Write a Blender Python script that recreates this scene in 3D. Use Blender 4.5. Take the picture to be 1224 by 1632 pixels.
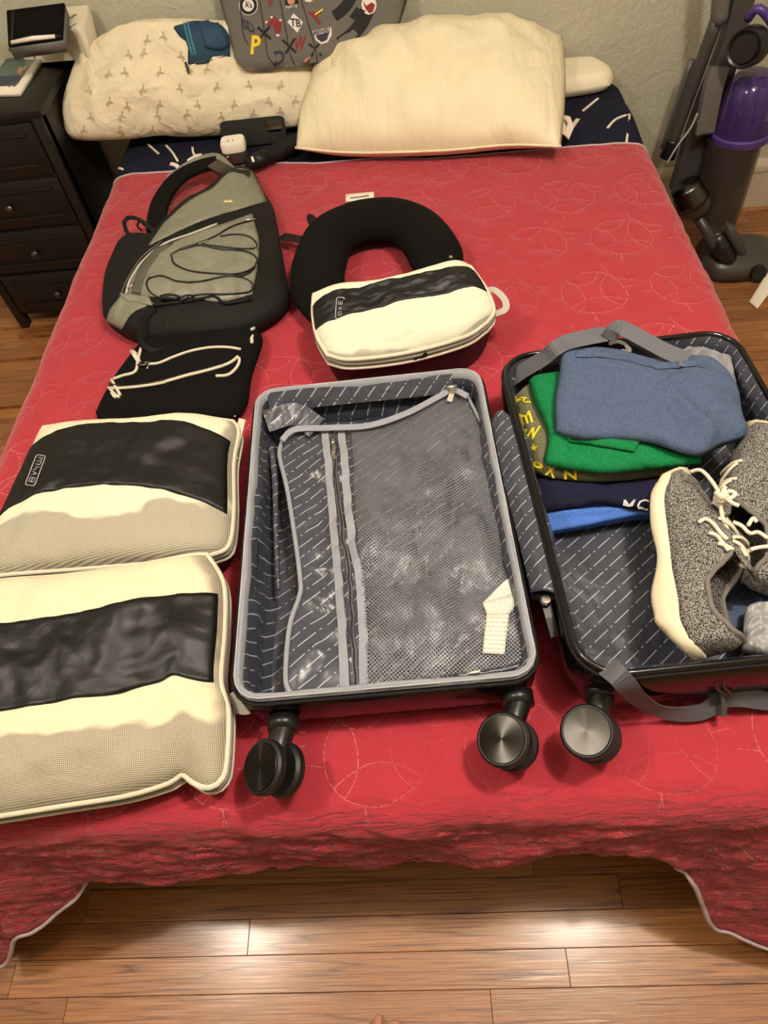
import bpy, bmesh, math, random
from mathutils import Vector, Matrix, noise
from mathutils.bvhtree import BVHTree
from mathutils.geometry import tessellate_polygon

for _o in list(bpy.data.objects): bpy.data.objects.remove(_o)
SC = bpy.context.scene
COL = SC.collection
RAD = math.radians
rnd = random.Random(7)

# ---------------------------------------------------------------- camera
FPX, IW, IH = 1100.0, 1224.0, 1632.0
CAM = Vector((0.0, 0.0, 1.45))
_p, _r, _y = RAD(53.5865), RAD(-8.8636), RAD(-6.3405)
_f = Vector((math.sin(_y)*math.cos(_p), math.cos(_y)*math.cos(_p), -math.sin(_p)))
_rt = Vector((math.cos(_y), -math.sin(_y), 0)); _up = _rt.cross(_f)
AX = math.cos(_r)*_rt + math.sin(_r)*_up          # image right
AU = -math.sin(_r)*_rt + math.cos(_r)*_up         # image up
cd = bpy.data.cameras.new('camera'); cam = bpy.data.objects.new('camera', cd); COL.objects.link(cam)
cd.sensor_fit = 'VERTICAL'; cd.sensor_height = 24.0; cd.sensor_width = 18.0
cd.lens = 24.0*FPX/IH; cd.clip_start = .02
cam.matrix_world = Matrix(((AX.x, AU.x, -_f.x, CAM.x), (AX.y, AU.y, -_f.y, CAM.y), (AX.z, AU.z, -_f.z, CAM.z), (0, 0, 0, 1)))
SC.camera = cam

# ---------------------------------------------------------------- light
SC.view_settings.view_transform = 'Standard'; SC.view_settings.look = 'None'
SC.view_settings.gamma = 1.0; SC.view_settings.use_curve_mapping = False
SC.view_settings.exposure = 0.0
W = bpy.data.worlds.new('world'); SC.world = W; W.use_nodes = True
W.node_tree.nodes['Background'].inputs[0].default_value = (1, .9, .78, 1)
W.node_tree.nodes['Background'].inputs[1].default_value = 0.05
def lamp(name, loc, watts, rad):
    l = bpy.data.lights.new(name, 'POINT'); l.energy = watts; l.shadow_soft_size = rad; l.color = (1.0, .90, .78)
    o = bpy.data.objects.new(name, l); COL.objects.link(o); o.location = loc
lamp('ceiling_bulb', (-1.0, .35, 2.36), 48, .055)
lamp('ceiling_bulb', (.54, .45, 2.36), 78, .055)

# ---------------------------------------------------------------- helpers
def ray(x, y): return AX*((x-IW/2)/FPX) - AU*((y-IH/2)/FPX) + _f
def P(x, y, z):
    d = ray(x, y); return CAM + d*((z-CAM.z)/d.z)
def PY(x, y, Y):
    d = ray(x, y); return CAM + d*((Y-CAM.y)/d.y)
def px_of(p):
    q = Vector(p)-CAM; w = q.dot(_f); return (IW/2+FPX*q.dot(AX)/w, IH/2-FPX*q.dot(AU)/w)
def lin(c):
    return tuple(((v/255)/12.92 if v/255 <= .04045 else ((v/255+.055)/1.055)**2.4) for v in c)
def nz(x, y, z=0): return noise.noise(Vector((x, y, z)))
def fr(x, y, z=0, o=3): return noise.fractal(Vector((x, y, z)), 1.0, 2.0, o)
def sm(a, b, x):
    t = max(0, min(1, (x-a)/(b-a))); return t*t*(3-2*t)
def interp(tab, x):
    if x <= tab[0][0]: return tab[0][1]
    for (a, va), (b, vb) in zip(tab, tab[1:]):
        if x <= b:
            t = sm(a, b, x); return va+(vb-va)*t
    return tab[-1][1]

def tag(o, label, cat, group=None, kind=None):
    if label: o['label'] = label
    if cat: o['category'] = cat
    if group: o['group'] = group
    if kind: o['kind'] = kind
    return o
def thing(name, label, cat, loc, group=None, rotz=0):
    o = bpy.data.objects.new(name, None); COL.objects.link(o); o.location = loc; o.rotation_euler = (0, 0, rotz)
    o.empty_display_size = .05
    return tag(o, label, cat, group)
def root_of(o):
    m = Matrix.Identity(4)
    while o is not None:
        m = Matrix.Translation(o.location) @ o.rotation_euler.to_matrix().to_4x4() @ m; o = o.parent
    return m
def mesh(name, V, F, m, parent=None, smooth=True, uv=None, world=True, label=None):
    """V in world coordinates (or in the parent's own when world=False)"""
    me = bpy.data.meshes.new(name)
    if parent is not None and world:
        inv = root_of(parent).inverted(); V = [inv @ Vector(v) for v in V]
    me.from_pydata([tuple(v) for v in V], [], F)
    if uv:
        l = me.uv_layers.new(name='UV')
        for lp in me.loops: l.data[lp.index].uv = uv[lp.vertex_index]
    if m is not None: me.materials.append(m)
    me.update()
    if smooth: me.polygons.foreach_set('use_smooth', [True]*len(me.polygons))
    o = bpy.data.objects.new(name, me); COL.objects.link(o)
    if parent is not None: o.parent = parent
    if label: o['label'] = label
    return o
def recalc(o, merge=1e-6):
    bm = bmesh.new(); bm.from_mesh(o.data)
    bmesh.ops.remove_doubles(bm, verts=bm.verts, dist=merge)
    bmesh.ops.recalc_face_normals(bm, faces=bm.faces); bm.to_mesh(o.data); bm.free(); return o
def cr(pts, n, closed=False):
    """catmull-rom through pts, resampled at n+1 points by arc length (n when closed)"""
    Q = [Vector(p) for p in pts]; k = len(Q); out = []
    segs = k if closed else k-1
    for i in range(segs):
        g = lambda j: Q[j % k] if closed else (Q[j] if 0 <= j < k else (2*Q[0]-Q[1] if j < 0 else 2*Q[-1]-Q[-2]))
        a, b, c, d = g(i-1), g(i), g(i+1), g(i+2)
        for s in range(12):
            t = s/12
            out.append(.5*((2*b)+(c-a)*t+(2*a-5*b+4*c-d)*t*t+(3*b-a-3*c+d)*t**3))
    out.append(Q[0].copy() if closed else Q[-1].copy())
    return resample(out, n)[:n] if closed else resample(out, n)
def resample(out, n):
    L = [0]
    for a, b in zip(out, out[1:]): L.append(L[-1]+(b-a).length)
    res = []; j = 0
    for i in range(n+1):
        t = L[-1]*i/n
        while j < len(L)-2 and L[j+1] < t: j += 1
        d = L[j+1]-L[j]; f = 0 if d < 1e-12 else (t-L[j])/d
        res.append(out[j].lerp(out[j+1], min(1, max(0, f))))
    return res
def tube(name, path, r, m, parent=None, n=8, closed=False, cap=True, label=None):
    path = [Vector(p) for p in path]; k = len(path); V = []; F = []
    up = Vector((0, 0, 1)); prev = None
    for i, p in enumerate(path):
        a = path[(i-1) % k] if (closed or i > 0) else p; b = path[(i+1) % k] if (closed or i < k-1) else p
        t = (b-a)
        t = t.normalized() if t.length > 1e-9 else Vector((1, 0, 0))
        if prev is None: prev = up if abs(t.dot(up)) < .95 else Vector((1, 0, 0))
        nn = prev-t*prev.dot(t)
        nn = nn.normalized() if nn.length > 1e-6 else t.orthogonal().normalized()
        prev = nn; bb = t.cross(nn); rr = r(i/(k-1)) if callable(r) else r
        for j in range(n):
            an = 2*math.pi*j/n; V.append(p+nn*math.cos(an)*rr+bb*math.sin(an)*rr)
    for i in range(k if closed else k-1):
        for j in range(n):
            F.append((i*n+j, i*n+(j+1) % n, ((i+1) % k)*n+(j+1) % n, ((i+1) % k)*n+j))
    if cap and not closed:
        F.append(tuple(range(n))[::-1]); F.append(tuple((k-1)*n+j for j in range(n)))
    return recalc(mesh(name, V, F, m, parent, label=label), 1e-7)
def ribbon(name, path, w, m, parent=None, nrm=None, th=.0016, label=None):
    """flat webbing along path; nrm = list/vector of face normals; w = number or f(t)"""
    path = [Vector(p) for p in path]; k = len(path); V = []; F = []
    for i, p in enumerate(path):
        a = path[max(0, i-1)]; b = path[min(k-1, i+1)]; t = (b-a).normalized()
        N = Vector(nrm[i]) if isinstance(nrm, list) else Vector(nrm or (0, 0, 1))
        s = t.cross(N)
        s = s.normalized() if s.length > 1e-6 else Vector((1, 0, 0))
        N = s.cross(t).normalized(); ww = (w(i/(k-1)) if callable(w) else w)/2
        V += [p-s*ww+N*th/2, p+s*ww+N*th/2, p+s*ww-N*th/2, p-s*ww-N*th/2]
    for i in range(k-1):
        for j in range(4): F.append((i*4+j, i*4+(j+1) % 4, i*4+4+(j+1) % 4, i*4+4+j))
    F += [(3, 2, 1, 0), tuple(k*4-4+j for j in range(4))]
    o = recalc(mesh(name, V, F, m, parent, label=label), 1e-8)
    o.data.polygons.foreach_set('use_smooth', [False]*len(o.data.polygons)); return o
def box(name, lo, hi, m, parent=None, bev=0, label=None, world=True, seg=2):
    x0, y0, z0 = lo; x1, y1, z1 = hi
    V = [(x0,y0,z0),(x1,y0,z0),(x1,y1,z0),(x0,y1,z0),(x0,y0,z1),(x1,y0,z1),(x1,y1,z1),(x0,y1,z1)]
    F = [(3,2,1,0),(4,5,6,7),(0,1,5,4),(1,2,6,5),(2,3,7,6),(3,0,4,7)]
    o = mesh(name, V, F, m, parent, smooth=False, label=label, world=world)
    if bev:
        bm = bmesh.new(); bm.from_mesh(o.data)
        bmesh.ops.bevel(bm, geom=list(bm.edges), offset=bev, segments=seg, affect='EDGES', profile=.5)
        bm.to_mesh(o.data); bm.free()
        o.data.polygons.foreach_set('use_smooth', [True]*len(o.data.polygons))
        sharp(o)
    return o
def sharp(o, ang=35):
    try: o.data.set_sharp_from_angle(angle=RAD(ang))
    except Exception: pass
    return o
def lathe(name, prof, m, parent=None, n=28, mat4=None, label=None, world=True):
    """prof = [(r,z)...]"""
    V = []; F = []; M4 = mat4 or Matrix.Identity(4)
    for r_, z_ in prof:
        for j in range(n):
            a = 2*math.pi*j/n; V.append(M4 @ Vector((r_*math.cos(a), r_*math.sin(a), z_)))
    for i in range(len(prof)-1):
        for j in range(n): F.append((i*n+j, i*n+(j+1) % n, (i+1)*n+(j+1) % n, (i+1)*n+j))
    if prof[0][0] > 1e-5: F.append(tuple(range(n))[::-1])
    if prof[-1][0] > 1e-5: F.append(tuple((len(prof)-1)*n+j for j in range(n)))
    return sharp(recalc(mesh(name, V, F, m, parent, label=label, world=world), 1e-6), 40)
class Patch:
    """coons patch from four edges: near (left>right), far (left>right), left (near>far), right (near>far)"""
    def __init__(s, near, far, left=None, right=None, n=48):
        s.n = n
        left = left or [near[0], far[0]]; right = right or [near[-1], far[-1]]
        g = lambda q: cr(q, n) if len(q) > 2 else resample([Vector(a) for a in q], n)
        s.c0, s.c1, s.d0, s.d1 = g(near), g(far), g(left), g(right)
    def _e(s, c, t):
        t = max(0, min(1, t))*s.n; i = min(s.n-1, int(t)); return c[i].lerp(c[i+1], t-i)
    def S(s, u, v):
        e = s._e
        return ((1-v)*e(s.c0, u)+v*e(s.c1, u)+(1-u)*e(s.d0, v)+u*e(s.d1, v)
                - ((1-u)*(1-v)*s.c0[0]+u*(1-v)*s.c0[-1]+(1-u)*v*s.c1[0]+u*v*s.c1[-1]))
    def solid(s, name, top, bot, m, parent=None, nu=40, nv=30, label=None, su=1, sv=1):
        """closed skin: S + top(u,v) upward, S - bot(u,v) downward (numbers or vectors)"""
        V = []; UV = []; F = []
        for f, sg in ((top, 1), (bot, -1)):
            for j in range(nv+1):
                for i in range(nu+1):
                    u, v = i/nu, j/nv; h = f(u, v)
                    V.append(s.S(u, v)+(h if isinstance(h, Vector) else Vector((0, 0, sg*h)))); UV.append((u*su, v*sv))
        o1 = (nu+1)*(nv+1); ix = lambda i, j: j*(nu+1)+i
        for j in range(nv):
            for i in range(nu):
                F.append((ix(i,j), ix(i+1,j), ix(i+1,j+1), ix(i,j+1)))
                F.append((o1+ix(i,j), o1+ix(i,j+1), o1+ix(i+1,j+1), o1+ix(i+1,j)))
        B = [ix(i,0) for i in range(nu)]+[ix(nu,j) for j in range(nv)]+[ix(i,nv) for i in range(nu,0,-1)]+[ix(0,j) for j in range(nv,0,-1)]
        for a, b in zip(B, B[1:]+B[:1]): F.append((a, o1+a, o1+b, b))
        o = mesh(name, V, F, m, parent, uv=UV, label=label)
        return recalc(o, 2e-5)
def bez_edge(u, p=2.0, q=.5):   # pillow profile 0..1..0
    return (1-abs(2*u-1)**p)**q if abs(2*u-1) < 1 else 0.0
BV = {}
def bvh(o):
    if o.name not in BV:
        M4 = root_of(o); me = o.data
        BV[o.name] = BVHTree.FromPolygons([M4 @ v.co for v in me.vertices], [tuple(p.vertices) for p in me.polygons])
    return BV[o.name]
def cast(objs, x, y, off=.001, zdef=None):
    """where the sight line of pixel (x,y) meets a surface"""
    d = ray(x, y).normalized(); best = None
    for o in (objs if isinstance(objs, (list, tuple)) else [objs]):
        h = bvh(o).ray_cast(CAM, d)
        if h[0] is not None and (best is None or h[3] < best[2]): best = (h[0], h[1], h[3])
    if best is None:
        if zdef is not None: return P(x, y, zdef), Vector((0, 0, 1))
        q = None
        for o in (objs if isinstance(objs, (list, tuple)) else [objs]):
            c = bvh(o).find_nearest(CAM+d*(CAM-P(x, y, .58)).length)
            if c[0] is not None and (q is None or c[3] < q[3]): q = c
        n = q[1] if q[1].dot(d) < 0 else -q[1]
        return q[0]+n*off, n
    n = best[1] if best[1].dot(d) < 0 else -best[1]
    return best[0]+n*off, n
def drape(name, near, far, objs, m, parent, left=None, right=None, nu=20, nv=8, off=.0015, th=.002, label=None, su=1, sv=1, bulge=0):
    """cloth panel whose four edges are traced in the photograph, laid on the surface of objs"""
    v3 = lambda q: [Vector((a[0], a[1], 0)) for a in q] if q else None
    pt = Patch(v3(near), v3(far), v3(left), v3(right)); V = []; F = []; UV = []
    for s_ in (0, 1):
        for j in range(nv+1):
            for i in range(nu+1):
                u, v = i/nu, j/nv; q = pt.S(u, v)
                edge = min(u, 1-u, v, 1-v)
                p, n = cast(objs, q.x, q.y, off + (bulge*min(1, edge*5) if not s_ else -th))
                V.append(p); UV.append((u*su, v*sv))
    o1 = (nu+1)*(nv+1); ix = lambda i, j: j*(nu+1)+i
    for j in range(nv):
        for i in range(nu):
            F.append((ix(i,j), ix(i+1,j), ix(i+1,j+1), ix(i,j+1)))
            F.append((o1+ix(i,j), o1+ix(i,j+1), o1+ix(i+1,j+1), o1+ix(i+1,j)))
    B = [ix(i,0) for i in range(nu)]+[ix(nu,j) for j in range(nv)]+[ix(i,nv) for i in range(nu,0,-1)]+[ix(0,j) for j in range(nv,0,-1)]
    for a, b in zip(B, B[1:]+B[:1]): F.append((a, o1+a, o1+b, b))
    return recalc(mesh(name, V, F, m, parent, uv=UV, label=label), 1e-7)
def pxcurve(pts, n=24, closed=False):
    return [(q.x, q.y) for q in cr([Vector((a, b, 0)) for a, b in pts], n, closed)]
def cord(name, pts, objs, r, m, parent, off=None, n=32, closed=False, label=None):
    path = [cast(objs, x, y, r*.7 if off is None else off)[0] for x, y in pxcurve(pts, n, closed)]
    return tube(name, path, r, m, parent, n=6, closed=closed, label=label)
def strip(name, pts, objs, w, m, parent, off=.002, n=28, th=.0016, label=None, closed=False):
    c = [cast(objs, x, y, off) for x, y in pxcurve(pts, n, closed)]
    if closed: c.append(c[0])
    return ribbon(name, [a for a, b in c], w, m, parent, nrm=[b for a, b in c], th=th, label=label)
def polys(name, plist, objs, m, parent, off=.0012, label=None, split=False):
    """flat print: pixel polygons laid on a surface (one mesh)"""
    if split:
        return [polys(name, [q], objs, m, parent, off) for q in plist]
    V = []; F = []
    for pl in plist:
        b = len(V); tri = tessellate_polygon([[Vector((x, y, 0)) for x, y in pl]])
        V += [cast(objs, x, y, off)[0] for x, y in pl]; F += [tuple(b+i for i in t) for t in tri]
    return recalc(mesh(name, V, F, m, parent, smooth=False, label=label), 1e-8)
_tx = {}
def glyphs(s, bold=0):
    if (s, bold) not in _tx:
        c = bpy.data.curves.new('t', 'FONT'); c.body = s; c.align_x = 'CENTER'; c.align_y = 'CENTER'; c.resolution_u = 2; c.offset = bold
        o = bpy.data.objects.new('t', c); COL.objects.link(o)
        me = bpy.data.meshes.new_from_object(o.evaluated_get(bpy.context.evaluated_depsgraph_get()))
        vs = [v.co.copy() for v in me.vertices]; fs = [tuple(p.vertices) for p in me.polygons]
        x0, x1 = min(v.x for v in vs), max(v.x for v in vs); y0, y1 = min(v.y for v in vs), max(v.y for v in vs)
        vs = [Vector(((v.x-x0)/(x1-x0)-.5, (v.y-y0)/(y1-y0)-.5, 0)) for v in vs]
        bpy.data.objects.remove(o); bpy.data.meshes.remove(me); _tx[s, bold] = (vs, fs)
    return _tx[s, bold]
def text_px(name, s, c, ex, ey, objs, m, parent, off=.0014, bold=.03):
    """lettering: c = centre pixel, ex / ey = pixel vectors of the whole width (rightwards) and height (upwards)"""
    vs, fs = glyphs(s, bold)
    V = [cast(objs, c[0]+v.x*ex[0]+v.y*ey[0], c[1]+v.x*ex[1]+v.y*ey[1], off)[0] for v in vs]
    return recalc(mesh(name, V, fs, m, parent, smooth=False), 1e-9)

# ---------------------------------------------------------------- materials
class NT:
    def __init__(s, name):
        s.m = bpy.data.materials.new(name); s.m.use_nodes = True; s.t = s.m.node_tree
        s.b = s.t.nodes['Principled BSDF']; s.out = s.t.nodes['Material Output']
    def n(s, typ, **kw):
        k = s.t.nodes.new('ShaderNode'+typ)
        for a, b in kw.items():
            if isinstance(b, (int, float, str, bool)) or a in ('operation',): setattr(k, a, b)
        return k
    def l(s, a, b): s.t.links.new(a, b)
    def inp(s, k, v, i=0):
        sock = k.inputs[i]
        if isinstance(v, bpy.types.NodeSocket): s.l(v, sock)
        else: sock.default_value = v
    def math(s, op, a, b=0.0, c=None):
        k = s.n('Math', operation=op); s.inp(k, a, 0); s.inp(k, b, 1)
        if c is not None: s.inp(k, c, 2)
        return k.outputs[0]
    def mix(s, f, a, b):
        k = s.t.nodes.new('ShaderNodeMix'); k.data_type = 'RGBA'
        s.inp(k, f, 0)
        for v, i in ((a, 6), (b, 7)):
            if isinstance(v, bpy.types.NodeSocket): s.l(v, k.inputs[i])
            else: k.inputs[i].default_value = (*v, 1) if len(v) == 3 else v
        return k.outputs[2]
    def coord(s, kind='Object'):
        if kind == 'World': return s.n('NewGeometry').outputs['Position']
        return s.n('TexCoord').outputs[kind]
    def xyz(s, v):
        k = s.n('SeparateXYZ'); s.l(v, k.inputs[0]); return k.outputs
    def comb(s, x, y, z=0.0):
        k = s.n('CombineXYZ')
        for i, v in enumerate((x, y, z)): s.inp(k, v, i)
        return k.outputs[0]
    def vm(s, v, scale=(1,1,1), rot=(0,0,0), loc=(0,0,0)):
        k = s.n('Mapping'); s.l(v, k.inputs[0]); k.inputs['Scale'].default_value = scale; k.inputs['Rotation'].default_value = rot; k.inputs['Location'].default_value = loc
        return k.outputs[0]
    def noise(s, v, scale, detail=3, rough=.5, dist=0):
        k = s.n('TexNoise'); s.l(v, k.inputs['Vector']); k.inputs['Scale'].default_value = scale; k.inputs['Detail'].default_value = detail
        k.inputs['Roughness'].default_value = rough; k.inputs['Distortion'].default_value = dist; return k.outputs[0]
    def ramp(s, f, stops):
        k = s.n('ValToRGB'); s.l(f, k.inputs[0]); e = k.color_ramp.elements
        while len(e) < len(stops): e.new(.5)
        for a, (p, c) in zip(e, stops): a.position = p; a.color = (*c, 1) if len(c) == 3 else c
        return k.outputs[0]
    def rampf(s, f, a, b):
        k = s.n('MapRange'); s.l(f, k.inputs[0]); k.inputs[1].default_value = a; k.inputs[2].default_value = b; return k.outputs[0]
    def bump(s, h, strength=.3, dist=.002, prev=None):
        k = s.n('Bump'); s.l(h, k.inputs['Height']); k.inputs['Strength'].default_value = strength; k.inputs['Distance'].default_value = dist
        if prev is not None: s.l(prev, k.inputs['Normal'])
        return k.outputs[0]
    def set(s, **kw):
        names = dict(color='Base Color', rough='Roughness', metal='Metallic', spec='Specular IOR Level', alpha='Alpha', normal='Normal', sheen='Sheen Weight', coat='Coat Weight', coatr='Coat Roughness', trans='Transmission Weight', ior='IOR', emit='Emission Color', emits='Emission Strength', aniso='Anisotropic', arot='Anisotropic Rotation', tangent='Tangent', sss='Subsurface Weight')
        for k, v in kw.items():
            i = s.b.inputs[names[k]]
            if isinstance(v, bpy.types.NodeSocket): s.l(v, i)
            elif isinstance(v, (tuple, list)): i.default_value = (*v, 1) if len(v) == 3 else v
            else: i.default_value = v
        return s.m
def plain(name, c, rough=.5, metal=0, var=.12, vs=20, bump=0, bs=200, bd=.001, sheen=0, coat=0, spec=.5, kind='Object', crease=0, cs=14, cdist=.01):
    t = NT(name); v = t.coord(kind); c = lin(c)
    n = t.noise(v, vs, 4)
    col = t.mix(n, tuple(x*(1-var) for x in c), tuple(min(1, x*(1+var)) for x in c))
    t.set(color=col, rough=rough, metal=metal, sheen=sheen, coat=coat, spec=spec)
    nn = None
    if crease:
        nn = t.bump(t.noise(v, cs, 3, .55, .6), crease, cdist)
    if bump: nn = t.bump(t.noise(v, bs, 2), bump, bd, nn)
    if nn is not None: t.set(normal=nn)
    return t.m
def dashes(t, u, v, pitch, dash, ang, width):
    """mask of parallel dash-dot lines in the plane of coordinates u, v (metres)"""
    ca, sa = math.cos(ang), math.sin(ang)
    a = t.math('ADD', t.math('MULTIPLY', u, ca), t.math('MULTIPLY', v, sa))
    b = t.math('ADD', t.math('MULTIPLY', u, -sa), t.math('MULTIPLY', v, ca))
    row = t.math('FLOOR', t.math('DIVIDE', b, pitch))
    fb = t.math('FRACT', t.math('DIVIDE', b, pitch))
    line = t.math('LESS_THAN', t.math('ABSOLUTE', t.math('SUBTRACT', fb, .5)), width/pitch/2)
    fa = t.math('FRACT', t.math('ADD', t.math('DIVIDE', a, dash), t.math('MULTIPLY', row, .37)))
    d1 = t.math('LESS_THAN', fa, .66)
    d2 = t.math('LESS_THAN', t.math('ABSOLUTE', t.math('SUBTRACT', fa, .83)), .04)
    return t.math('MULTIPLY', line, t.math('MAXIMUM', d1, d2))
# ---------------------------------------------------------------- surface materials
def m_wall():
    t = NT('green_plaster'); v = t.coord('World')
    a = t.noise(v, 9, 5, .6, .4); b = t.noise(v, 38, 4, .6, 1.2)
    col = t.mix(t.noise(v, 3, 3), lin((176,173,152)), lin((190,187,166)))
    h = t.math('ADD', t.math('MULTIPLY', a, .5), t.rampf(b, .35, .7))
    return t.set(color=col, rough=.55, normal=t.bump(h, .45, .005))
def m_wood():
    t = NT('oak_plank'); v = t.coord('World')
    r = t.n('ObjectInfo').outputs['Random']
    x, y, z = t.xyz(v)
    w = t.comb(t.math('ADD', x, t.math('MULTIPLY', r, 37)), t.math('ADD', y, t.math('MULTIPLY', r, 11)), z)
    big = t.noise(t.vm(w, (.45, 12, 1)), 2.2, 2, .45, .15)
    rings = t.math('FRACT', t.math('MULTIPLY', big, 9))
    rings = t.math('SUBTRACT', 1, t.math('MULTIPLY', t.math('ABSOLUTE', t.math('SUBTRACT', rings, .5)), 2))
    fine = t.noise(t.vm(w, (5, 330, 1)), 1.6, 4, .65)
    dark = t.math('ADD', t.math('MULTIPLY', t.math('POWER', rings, 5), .6), t.math('MULTIPLY', t.rampf(fine, .44, .68), .75))
    base = t.mix(r, lin((148,94,50)), lin((182,124,72)))
    col = t.mix(t.math('MINIMUM', dark, 1.0), base, lin((88,46,22)))
    n = t.bump(t.math('SUBTRACT', 1, dark), .25, .0012, t.bump(t.noise(v, 60, 2), .05, .002))
    return t.set(color=col, rough=.31, coat=.6, coatr=.2, normal=n)
def m_quilt():
    t = NT('red_quilted_cotton'); uv = t.coord('UV'); w0 = t.coord('World')
    dn = t.n('TexNoise'); t.l(uv, dn.inputs['Vector']); dn.inputs['Scale'].default_value = 7; dn.inputs['Detail'].default_value = 2
    x, y, _ = t.xyz(uv)
    dx, dy, _z = t.xyz(dn.outputs['Color'])
    x = t.math('ADD', x, t.math('MULTIPLY', t.math('SUBTRACT', dx, .5), .03)); y = t.math('ADD', y, t.math('MULTIPLY', t.math('SUBTRACT', dy, .5), .03))
    C = .19
    row = t.math('FLOOR', t.math('DIVIDE', y, C))
    cx = t.math('MULTIPLY', t.math('SUBTRACT', t.math('FRACT', t.math('ADD', t.math('DIVIDE', x, C), t.math('MULTIPLY', row, .5))), .5), C)
    cy = t.math('MULTIPLY', t.math('SUBTRACT', t.math('FRACT', t.math('DIVIDE', y, C)), .5), C)
    def ring(px, py, R):
        a = t.math('SUBTRACT', cx, px); b = t.math('SUBTRACT', cy, py)
        return t.math('SUBTRACT', t.math('SQRT', t.math('ADD', t.math('MULTIPLY', a, a), t.math('MULTIPLY', b, b))), R)
    c0 = ring(0, 0, .068); inside = t.math('LESS_THAN', c0, 0.0)
    ab = lambda q: t.math('ABSOLUTE', q)
    pen = t.math('MULTIPLY', t.math('SUBTRACT', 1, inside), 1.0)
    d = ab(c0)
    for px, py, R in ((.085, .01, .066), (-.085, -.01, .066), (.01, -.10, .085), (-.02, .07, .04)):
        d = t.math('MINIMUM', d, t.math('ADD', ab(ring(px, py, R)), pen))
    for px, py, R in ((C/2, C/2, .062), (-C/2, -C/2, .085), (C/2, -C/2, .11)):
        d = t.math('MINIMUM', d, t.math('ADD', ab(ring(px, py, R)), t.math('MULTIPLY', inside, 1.0)))
    line = t.math('LESS_THAN', d, .00085)
    dash = t.math('GREATER_THAN', t.noise(uv, 190, 0), .44)
    st = t.math('MULTIPLY', t.math('MULTIPLY', line, dash), t.rampf(t.noise(uv, 3.2, 2), .36, .6))
    weave = t.noise(t.vm(uv, (60, 1400, 1)), 1, 2)
    blot = t.noise(uv, 14, 4, .6)
    col = t.mix(blot, lin((150,34,46)), lin((176,49,62)))
    col = t.mix(t.math('MULTIPLY', weave, .25), col, lin((192,62,76)))
    col = t.mix(t.math('MULTIPLY', st, .42), col, lin((238,150,146)))
    _, vy, _q = t.xyz(uv)
    drop = t.rampf(vy, .06, -.10)                                   # cloth beyond the bed's foot edge crinkles
    puff = t.math('POWER', t.math('MINIMUM', t.math('DIVIDE', d, .018), 1.0), .5)
    wr = t.noise(t.vm(uv, (10, 46, 1)), 1.7, 4, .6, 1.1)
    wr2 = t.noise(uv, 26, 4, .6, .5)
    h = t.math('ADD', t.math('MULTIPLY', puff, t.math('ADD', .32, t.math('MULTIPLY', drop, .7))), t.math('ADD', t.math('MULTIPLY', wr2, .55), t.math('MULTIPLY', t.math('MULTIPLY', wr, drop), 4.5)))
    n = t.bump(h, .9, .008)
    n = t.bump(weave, .25, .0006, n)
    return t.set(color=col, rough=.85, sheen=.25, spec=.25, normal=n)
def m_navy():
    t = NT('navy_blanket_weave'); v = t.coord('World')
    col = t.mix(t.noise(v, 300, 2), lin((16,17,32)), lin((28,30,48)))
    return t.set(color=col, rough=.9, spec=.2, normal=t.bump(t.noise(v, 400, 2), .4, .001, t.bump(t.noise(v, 14, 3), .5, .006)))
M = {}
M['wall'] = m_wall(); M['wood'] = m_wood(); M['quilt'] = m_quilt(); M['navy'] = m_navy()
M['ceil'] = plain('white_ceiling_paint', (225,220,208), .8)
M['base'] = plain('cream_gloss_paint', (196,184,160), .4, var=.05)
M['cream'] = plain('cream_cotton', (236,224,196), .85, var=.05, bump=.2, bs=300, crease=.4)
M['binding'] = plain('pale_binding_tape', (178,162,166), .8)
M['white'] = plain('white_cotton_tape', (226,216,198), .8, var=.06)
M['mattress'] = plain('cream_mattress_ticking', (214,200,172), .85, crease=.3)
M['bedwood'] = plain('dark_bed_frame_wood', (52,34,24), .5)

# ---------------------------------------------------------------- room
XL, XR, YF, YB, ZC = -2.2, 2.2, -1.7, 2.28, 2.5
floor = box('floor', (XL, YF, -.06), (XR, YB, -.0135), M['wood']); tag(floor, 'oak strip floor of narrow brown planks', None, kind='structure')
PW, TH = .057, .0135
def plank_mesh(L):
    bm = bmesh.new(); bmesh.ops.create_cube(bm, size=1)
    for v in bm.verts: v.co = Vector((v.co.x*(L-.0006), v.co.y*(PW-.0007), (v.co.z-.5)*TH))
    bmesh.ops.bevel(bm, geom=[e for e in bm.edges if all(v.co.z > -.001 for v in e.verts)], offset=.0006, segments=1, affect='EDGES')
    me = bpy.data.meshes.new('plank'); bm.to_mesh(me); bm.free(); me.materials.append(M['wood']); return me
PM = {L: plank_mesh(L) for L in (.5, .75, 1.0, 1.3)}
JOINT = {2: .30, 0: .187, 1: .62, -1: .05, 3: -.60, 4: .2}
row = 0; ys = .0352
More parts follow.
